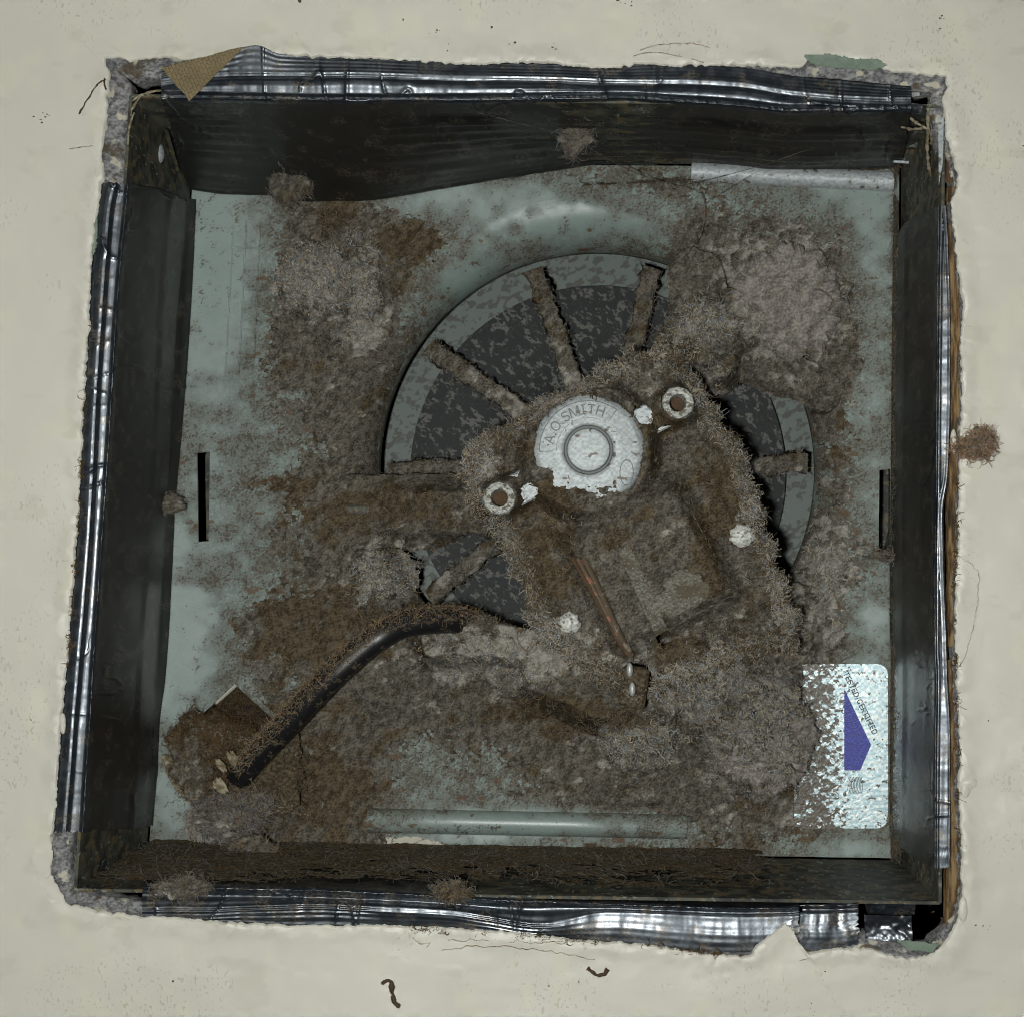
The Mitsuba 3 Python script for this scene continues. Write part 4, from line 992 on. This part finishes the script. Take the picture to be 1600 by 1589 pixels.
def billow(p, s, seed): return .6 * np.abs(2 * meshkit.noise(p / s, seed) - 1) + .28 * np.abs(2 * meshkit.noise(p / (s * .45), seed + 1) - 1) + .14 * np.abs(2 * meshkit.noise(p / (s * .2), seed + 2) - 1)
gz = zone_np(px + wx * .5, py + wz * .5, GREY)
fluff = np.clip((nz(p3, 12, 4, 45) - .5) * 2.2 + .9 * gz - .25 + .5 * (cov - .9), 0, 1) * (tk > .12)
bl_ = billow(p3, 6.5, 46)
Tk = np.where(tk > 0, .12 + .35 * tk + .4 * np.clip(tk, 0, 1) * (n2f - .3) + fluff * np.clip(tk * 3, 0, 1) * (.4 + 6.5 * bl_), tk)
# thick felted pads
def dome(cx, cy, r, h, pw=2):
    d = np.hypot(px - cx + wx * .35, py - cy + wz * .35) / r
    return h * np.clip(1 - d ** pw, 0, 1) ** .7
pad = np.maximum.reduce([dome(495, 440, 62, 6, 4), dome(1195, 1145, 95, 9, 3), dome(600, 905, 55, 4), dome(360, 1290, 70, 5), dome(1290, 880, 40, 2.5), dome(455, 285, 40, 3),
                         dome(1110, 1050, 90, 4), dome(1000, 1150, 60, 5), dome(1090, 520, 60, 4)])
dd = np.hypot(px - 490 + wx * .3, py - 445 + wz * .3); pad = np.maximum(pad, 3.2 * np.exp(-((dd - 95) / 16) ** 2) * (px > 505) * (py < 560))
pad = 1.5 * pad * (.35 + 1.7 * bl_) * np.clip(.9 + (n2f - .5) * .8, .3, 1.6)
Tk = np.where(pad > .12, np.maximum(Tk, 0) + pad, Tk)
Tk = np.where((rc < R_TH + .3) & ~armm & (pad < 1.0), -1, Tk)
Tk = np.where((np.abs(X) > 400), -1, Tk)
for sl in (slotL.buffer(-.2), slotR.buffer(-.2), sock.buffer(1.5)): Tk[shapely.contains_xy(sl, X, Z)] = -1
Tk[~shapely.contains_xy(outer.buffer(-.5), X, Z)] = -1
labm = shapely.contains_xy(lab.buffer(.1), X, Z); Tk[labm & (px > 1248 + wx * 1.2)] = -1; Tk[labm] -= .55
Tk[(np.hypot((px - 820) / 255, (py - 1283) / 20) < 1) & (Tk < 1.2)] -= .6
g = np.stack([X, base_y, Z], -1)
nn = np.tile(np.array([0, -1.0, 0]), X.shape + (1,))
dv, dn, dt = blanket(g, nn, Tk, 'lint', 'dust_layer')
thing('dust_layer', 'grey brown felted dust caked over the metal plate and bracket arms of the fan', 'dust', kind='stuff')
w_ = np.clip(dt, .08, 4) ** 1.3; pick = rng.choice(len(dv), 40000, p=w_ / w_.sum())
RT = Rotation.from_euler('y', 35, degrees=True).as_matrix()
def tint(v):
    qx, qy = v[:, 0] / S95 + 960, 880 - v[:, 2] / S95
    b_ = np.clip((nz(v @ RT + [20, 0, 0], 6.5, 4, 77) - .44 + .38 * (zone_np(qx, qy, BROWN) - .45) - .25 * zone_np(qx, qy, GREY)) / .14, 0, 1)[:, None]
    g_ = np.clip((nz(v @ RT + [60, 0, 0], 4.6, 4, 78) - .42 + .45 * (zone_np(qx, qy, GREY) - .5)) / .16, 0, 1)[:, None]
    return (1 - b_) * (np.array([.180, .158, .128]) * (1 - g_) + np.array([.43, .402, .352]) * g_) + b_ * np.array([.155, .124, .083])
thin = dv[(dt < 1.2) & (rng.random(len(dt)) < .3)]
parts = [fibres(thin, np.tile([0, -1.0, 0], (len(thin), 1)), 14000, (.7, 3.0), .08, .3, seed=14, rgb=tint(thin), tone=(.4, 1.3), curl=1.0),
         fibres(dv[pick], dn[pick], 22000, (.8, 3.6), .095, .45, seed=1, rgb=tint(dv[pick]), tone=(.6, 1.2), curl=1.0),
         fibres(dv[pick], dn[pick], 2500, (4, 13), .07, .35, seed=2, rgb=(.20, .165, .12), curl=.6, seg=8),
         fibres(dv[pick], dn[pick], 5000, (.6, 2.2), .08, .3, seed=4, rgb=(.12, .09, .052), curl=1.0)]
thk = dv[dt > 3.4]
if len(thk): parts.append(fibres(thk, np.tile([0, -1.0, 0], (len(thk), 1)), 15000, (1.0, 3.6), .11, .8, seed=3, rgb=tint(thk), tone=(.6, 1.15), curl=1.1))
fv, ff, fc = joinc(parts)
add('dust_layer__loose_fibre', (fv, ff), 'fibre', color=fc); labels['dust_layer__loose_fibre'] = {'kind': 'stuff', 'label': 'curled lint fibres standing out of the dust'}

# dust on the motor
us, vs = np.arange(-232, 236, 1.9), np.arange(-135, 448, 1.9)
U, V = np.meshgrid(us, vs, indexing='ij')
pts = mw(U, np.zeros_like(U), V)
q3 = pts.copy()
m1, m2, m3 = nz(q3, 6, 4, 51), nz(q3, 1.4, 3, 52), nz(q3, 18, 2, 53)
outl = Polygon([(-175, -100), (-120, -108), (20, -104), (110, -118), (185, -104), (212, -40), (216, 95), (188, 270), (172, 372), (146, 424), (70, 412), (-20, 396), (-96, 392), (-150, 340), (-212, 225), (-196, 140), (-186, 66), (-200, -10), (-200, -60)])
wob = (m1 - .5) * 52
from shapely import points as spts
inside = shapely.distance(spts(U, V), outl.exterior) * np.where(shapely.contains_xy(outl, U, V), 1, -1) + wob * .8
def ss(a, b, x): t = np.clip((x - a) / (b - a), 0, 1); return t * t * (3 - 2 * t)
def plateau(u0, u1, v0, v1, w=14): return ss(0, w, np.minimum(np.minimum(U - u0, u1 - U), np.minimum(V - v0, v1 - V)))
H = 51.5 + 0 * U
H -= 11.5 * plateau(-122, 122, 80, 328, 44)
H -= 6.0 * plateau(-182, 182, -34, 34, 16)
H = H + (38.2 - H) * ss(120, 92, np.hypot(U, V))
for u in (-157, 157): H -= 5.5 * ss(44, 24, np.hypot(U - u, V))
H -= 6 * ss(60, 25, np.hypot(U - 115, V + 62)) + 4 * ss(50, 20, np.hypot(U + 160, V + 62))     # thick tufts at the top corners
H -= 5 * np.exp(-((U - 168) / 22) ** 2) * ss(60, 90, V) * ss(360, 300, V)                      # lint ridges down both edges
H -= 4 * np.exp(-((U + 178) / 18) ** 2) * ss(60, 90, V) * ss(300, 240, V)
H -= 5 * ss(60, 20, np.hypot(U - 90, V - 372)) + 4 * ss(70, 20, np.hypot(U + 30, V - 360))
drop = np.clip(1 - inside / 22, 0, 1); H = H + 15 * drop ** 2.2
bare = np.maximum.reduce([.35 * plateau(-92, 92, 118, 296, 30) * ss(.40, .55, m1),1.35 * ss(87, 80, np.hypot(U, V) + (m1 - .5) * 12) * (1 - ss(22, 44, -.47 * U + .883 * V + (m1 - .5) * 50) * ss(62, 40, .883 * U + .47 * V + (m1 - .5) * 40)), 1.4 * ss(28, 20, np.hypot(U - 157, V)), 1.4 * ss(28, 20, np.hypot(U + 157, V)),
                          1.3 * ss(22, 15, np.hypot(U - 152, V - 229)), 1.2 * ss(20, 13, np.hypot((U + 153), (V - 222) * 1.3)), .95 * ss(26, 8, np.hypot((U - 100) / .9, V + 8)), .95 * ss(20, 6, np.hypot((U + 112), V - 12)),
                          1.3 * ss(13, 6, np.abs((U + 28) * .99 + (V - 235) * .07)) * ss(150, 165, V) * ss(335, 320, V), 1.2 * ss(10, 5, np.hypot(U + 55, V - 155)), 1.1 * ss(34, 18, np.hypot(U + 100, V - 352)),
                          .75 * ss(60, 20, np.hypot(U - 20, V - 270))])
tm = .55 + (m1 - .5) * 1.0 + (m2 - .5) * .5 - bare
tm = np.where(inside < 0, -1, tm)
mfl = np.clip(1.0 * ss(46, 14, inside) + .9 * ss(-52, -72, V) + .9 * ss(330, 350, V) + (nz(q3, 10, 3, 57) - .62) * 2.0 - 1.2 * bare - .9 * plateau(-112, 112, 86, 320, 10), 0, 1)
fl = ss(.42, .6, m3)
Tm = np.where(tm > 0, .2 + .9 * tm + np.clip(tm * 2, 0, 1) * ((.5 + .8 * fl) * (m2 - .3) + mfl * (.3 + 7.5 * billow(q3, 5.5, 56))), tm)
gm = pts.copy(); gm[..., 1] = H
nm = np.tile(np.array([0, -1.0, 0]), U.shape + (1,))
grey = plateau(-110, 112, 80, 318, 20) > .3
edge_t = inside < 34
mv, mn, mt = blanket(gm, nm, Tm, 'lint', 'motor_dust')
thing('motor_dust', 'brown greasy dust crust and fuzzy lint covering the tilted motor', 'dust', kind='stuff')
Ui, Vi = None, None
loc = (mv - ORG); lu, lv_ = loc @ eu / K, loc @ ev / K
inn = shapely.distance(spts(lu, lv_), outl.exterior)
wm = np.where(inn < 38, 5.0, 1.0) * np.where((np.abs(lu) < 105) & (lv_ > 95) & (lv_ < 315), .55, 1) * np.where(np.hypot(lu, lv_) < 96, .25, 1) * np.where(np.hypot(np.abs(lu) - 157, lv_) < 34, .2, 1) * np.where((lv_ < -35) | (lv_ > 320), 1.8, 1)
pick = rng.choice(len(mv), 30000, p=wm / wm.sum())
em = mv[inn < 30]
edir = em - (ORG + eu * 0 + ev * 150 * K); edir[:, 1] = 0; edir /= np.linalg.norm(edir, axis=1, keepdims=True)
enm = edir * .8 + [0, -.6, 0]; enm /= np.linalg.norm(enm, axis=1, keepdims=True)
parts = [fibres(mv[pick], mn[pick], 19000, (.9, 3.6), .10, .5, seed=5, rgb=tint(mv[pick]), tone=(.55, 1.25), curl=1.1), fibres(mv[pick], mn[pick], 9000, (1.0, 4.0), .09, .45, seed=6, rgb=(.12, .085, .048), curl=1.1),
         fibres(em, enm, 11000, (1.0, 4.2), .085, .9, seed=7, rgb=(.38, .34, .28), tone=(.45, 1.35))]
fv, ff, fc = joinc(parts)
add('motor_dust__loose_fibre', (fv, ff), 'fibre', color=fc); labels['motor_dust__loose_fibre'] = {'kind': 'stuff', 'label': 'fuzzy lint fibres fringing the motor'}

# dust banked against the bottom wall and along the other walls of the box
def wall_dust(a, b, c, d, nrm, mat, key, label, bias, nfib, seed, sz=(420, 90), rgbf=(.15, .122, .092), thick=1.0):
    q = np.array([P(*a, 6), P(*b, 6), P(*c, 94), P(*d, 94)])
    u, v = np.meshgrid(np.linspace(0, 1, sz[0]), np.linspace(0, 1, sz[1]), indexing='ij')
    g = ((1 - u) * (1 - v))[..., None] * q[0] + (u * (1 - v))[..., None] * q[1] + (u * v)[..., None] * q[2] + ((1 - u) * v)[..., None] * q[3]
    nn = np.tile(np.array(nrm, float), u.shape + (1,))
    t = bias(u, v) + (nz(g, 7, 4, seed) - .5) * 1.2 + (nz(g, 1.5, 3, seed + 1) - .5) * .5
    t = np.where(t > 0, .25 + thick * t + .8 * thick * np.clip(t, 0, 1) * (nz(g, 1.6, 3, seed + 2) - .2), t)
    v2, n2_, t2 = blanket(g + nn * .8, nn, t, mat, key)
    thing(key, label, 'dust', kind='stuff')
    fv, ff, fc = fibres(v2, n2_, nfib, (1.0, 5.0), .075, .8, seed=seed, rgb=rgbf)
    add(key + '__loose_fibre', (fv, ff), 'fibre', color=fc); labels[key + '__loose_fibre'] = {'kind': 'stuff'}
wall_dust((135, 1379), (1455, 1400), (1398, 1337), (240, 1320), (0, 0, 1), 'grease', 'bottom_dust', 'dark brown dust banked along the bottom side of the metal box', lambda u, v: -.12 + .75 * v - 1.6 * np.clip((u - .80) / .06, 0, 1) + .4 * np.exp(-((u - .1) / .1) ** 2), 2400, 61, thick=.9, rgbf=(.14, .125, .105))
wall_dust((1457, 180), (1454, 1395), (1399, 1336), (1402, 262), (-1, 0, 0), 'grease', 'right_dust', 'brown dust caught along the right side of the metal box next to the plate', lambda u, v: -1.05 + 1.35 * v ** 2 + .25 * (u > .75), 2600, 64, rgbf=(.17, .145, .11), thick=.8)
wall_dust((640, 168), (1400, 174), (1400, 258), (650, 300), (0, 0, -1), 'lint', 'top_dust', 'brown lint collected along the lower edge of the top tape', lambda u, v: -1.6 + 1.9 * v ** 6 * (u > .35) - .1, 500, 67, thick=.8)

# lint ridge over the upper right rim of the plate
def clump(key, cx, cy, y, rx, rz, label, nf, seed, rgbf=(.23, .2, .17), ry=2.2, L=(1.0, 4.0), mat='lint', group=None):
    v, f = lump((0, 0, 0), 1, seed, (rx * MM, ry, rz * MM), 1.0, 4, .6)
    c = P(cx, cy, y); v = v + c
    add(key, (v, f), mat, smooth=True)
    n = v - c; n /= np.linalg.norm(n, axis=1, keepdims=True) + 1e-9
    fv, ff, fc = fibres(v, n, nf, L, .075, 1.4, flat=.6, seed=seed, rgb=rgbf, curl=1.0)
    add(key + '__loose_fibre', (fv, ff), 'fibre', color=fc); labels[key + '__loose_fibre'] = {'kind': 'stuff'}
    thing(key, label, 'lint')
def c_felt(p, n, uv):
    x, y, z = p.x * 1000, p.y * 1000, p.z * 1000
    a, b = x * .82 + z * .57, z * .82 - x * .57
    f = .5 * fbm(a / .7, y / .7, b / .7, 3) + .5 * fbm((a + b * .5) / 3, y / 3, (b - a * .5) / 3, 3)
    return mix((.135, .120, .106), (.345, .312, .278), smoothstep(.30, .68, f))
scene['felt'] = two({'type': 'diffuse', 'reflectance': proc(c_felt)})
def mound(key, cx, cy, y, rx, rz, h, label, nf, seed):
    m = trimesh.creation.icosphere(6, 1.0); v = np.array(m.vertices)
    q = v * np.array([rx * MM, h, rz * MM]) + seed * 11.0
    d = .80 + .42 * billow(q, 6.0, seed) + .30 * (nz(q, 11, 3, seed + 1) - .5)
    flat = np.sign(v) * np.abs(v) ** np.array([1, .75, 1])
    w = flat * d[:, None] * np.array([rx * MM * 1.15, h, rz * MM * 1.15]) + P(cx, cy, y)
    add(key, (w, m.faces), 'felt', smooth=True)
    f_ = v[:, 1] < .25
    n = v[f_] * [.8, 1, .8]; n /= np.linalg.norm(n, axis=1, keepdims=True)
    fv, ff, fc = fibres(w[f_], n, nf, (.6, 2.8), .08, .7, seed=seed, rgb=(.32, .29, .255), tone=(.6, 1.15), curl=1.1)
    add(key + '__loose_fibre', (fv, ff), 'fibre', color=fc); labels[key + '__loose_fibre'] = {'kind': 'stuff'}
    thing(key, label, 'lint')
mound('lint_mound', 1226, 470, 88, 92, 88, 10, 'large round grey lint mound on the plate at the upper right of the motor', 5200, 101)
mound('lint_mound_001', 1192, 1148, 83, 86, 88, 9, 'large round grey lint mound on the plate, just left of the foil label', 5000, 102)
mound('lint_mound_002', 494, 440, 90, 56, 52, 5.5, 'smaller round grey lint mound on the plate at the upper left of the fan wheel', 2200, 103)
mound('lint_mound_003', 1105, 1056, 78, 66, 40, 7, 'grey lint bank hanging at the lower right end of the motor', 2800, 104)
clump('lint_clump', 898, 214, 40, 20, 30, 'grey lint clump hanging on the black top tape above the motor', 500, 71, L=(1, 6))
clump('lint_clump_001', 1522, 700, -3, 26, 12, 'tan lint tuft sticking out over the paint at the right edge', 900, 72, (.34, .235, .16), 2.5, (1.5, 6))
clump('lint_clump_002', 262, 786, 80, 28, 14, 'small lint clump on the left tape beside the left slot', 350, 73)
clump('lint_clump_003', 284, 1385, 0, 34, 14, 'lint clump sitting on the bottom rim near the left corner', 600, 74, (.21, .18, .15), 2.0, (1.5, 5))
clump('lint_clump_004', 706, 1394, 0, 26, 14, 'lint clump sitting on the bottom rim below the stamped rib', 450, 75, (.2, .175, .14), 2.0, (1.5, 5))
clump('lint_clump_005', 1392, 868, 86, 34, 9, 'grey lint roll below the right slot of the plate', 400, 76)
clump('lint_clump_006', 452, 285, 78, 34, 44, 'grey brown lint tuft on the lower edge of the top tape at left', 900, 77, ry=5, L=(1.5, 6))
clump('lint_clump_007', 360, 1270, 82, 66, 40, 'big pale pink grey lint tuft below the socket at the bottom left', 2600, 78, (.29, .25, .225), 6, (2, 7))
clump('lint_clump_008', 335, 1160, 88, 60, 46, 'rust brown fuzzy lint covering the socket at the bottom left', 5000, 79, (.13, .085, .045), 4, (1.5, 5.5), 'grease')
clump('lint_clump_012', 300, 1200, 86, 34, 50, 'tan and brown lint hanging at the left corner of the socket', 1500, 83, (.20, .155, .10), 4, (1.5, 5.5))
clump('lint_clump_013', 372, 1225, 84, 46, 30, 'matted brown lint round the cord plug below the socket', 2200, 84, (.14, .10, .06), 4, (1.5, 5.5), 'grease')
sx = np.random.default_rng(5).uniform(-1, 1, (900, 2)); sp_ = P(375 + 45 * (sx[:, 0] - sx[:, 1]) * .8, 1130 + 42 * (sx[:, 0] + sx[:, 1]) * .8, 103)
fv, ff, fc = fibres(sp_, np.tile([0, -1.0, 0], (900, 1)), 1500, (2, 8), .075, 1.2, seed=92, rgb=(.12, .085, .05), curl=.9)
add('socket_lint', (fv, ff), 'fibre', color=fc); thing('socket_lint', 'loose brown lint strands hanging in the dark socket opening at the bottom left', 'lint', kind='stuff')
clump('lint_clump_014', 742, 985, 76, 40, 20, 'grey brown lint plug where the black cord disappears under the motor dust', 1200, 85, (.22, .19, .15), 4, (1, 4.5))
clump('lint_clump_009', 1535, 690, -3.5, 14, 18, 'curled tan lint end at the tip of the tuft over the paint', 500, 80, (.38, .26, .18), 2.0, (1.5, 5))
clump('lint_clump_010', 395, 1330, 70, 36, 20, 'small grey lint tuft near the bottom wall left of the stamped rib', 600, 81, (.25, .22, .19), 3, (1.5, 6))
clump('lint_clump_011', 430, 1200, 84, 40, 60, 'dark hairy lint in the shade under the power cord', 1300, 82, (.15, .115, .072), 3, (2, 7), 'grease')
# dust lying along the cord
ci = cv[:-2].reshape(160, 24, 3)
top = np.concatenate([ci[20:150, k_] for k_ in range(24) if (ci[80, k_] - ci[80].mean(0)) @ np.array([-.6, -.4, .55]) > 1.5], 0)
nfc = np.tile(np.array([-.55, -.6, .58]), (len(top), 1))
fv, ff, fc = fibres(top, nfc, 4600, (.8, 4.0), .08, .8, seed=91, rgb=(.25, .19, .125), tone=(.5, 1.3), curl=1.0)
lx = np.random.default_rng(8).random((500, 2)); lp_ = P(1246 + 75 * lx[:, 0] ** 1.6, 1045 + 240 * lx[:, 1], 94.7)
l2 = fibres(lp_, np.tile([0, -1.0, 0], (500, 1)), 900, (.8, 4.0), .075, .4, seed=93, rgb=(.22, .195, .16), curl=1.0)
add('label_lint', (l2[0], l2[1]), 'fibre', color=l2[2]); thing('label_lint', 'loose grey lint strands lying on the left half of the foil label', 'lint', kind='stuff')
add('cord_lint', (fv, ff), 'fibre', color=fc); thing('cord_lint', 'tan fuzz of lint clinging along the upper side of the black power cord', 'lint', kind='stuff')
# cobwebs strung across the box
web = [strand([(908,222),(935,240),(975,262),(1060,292)], [42, 50, 62, 84], .13, 80, 1.2, 1), strand([(700,165),(860,205),(900,216)], [10, 30, 40], .07, 60, .4, 2), strand([(1060,292),(1180,262),(1280,228),(1352,206)], [84, 66, 50, 38], .09, 80, .6, 3),
       strand([(1060,292),(1100,310),(1102,340),(1070,400)], [84, 86, 88, 88], .12, 80, 1.0, 4), strand([(1102,318),(1180,270)], [86, 66], .08, 40, .5, 5), strand([(620,310),(660,270),(670,255)], [88, 70, 60], .07, 40, .4, 6),
       strand([(915,168),(912,190),(905,205)], [10, 25, 36], .12, 40, .6, 7), strand([(1470,860),(1530,900),(1510,1020),(1500,1040)], [-1, -1, -1, -.5], .06, 60, .8, 8), strand([(430,230),(440,262),(452,280)], [60, 66, 74], .2, 40, 1.5, 9)]
for w in web: add('cobweb__thread', w, 'lint')
thing('cobweb', 'dusty cobweb threads strung across the upper part of the metal box', 'cobweb')
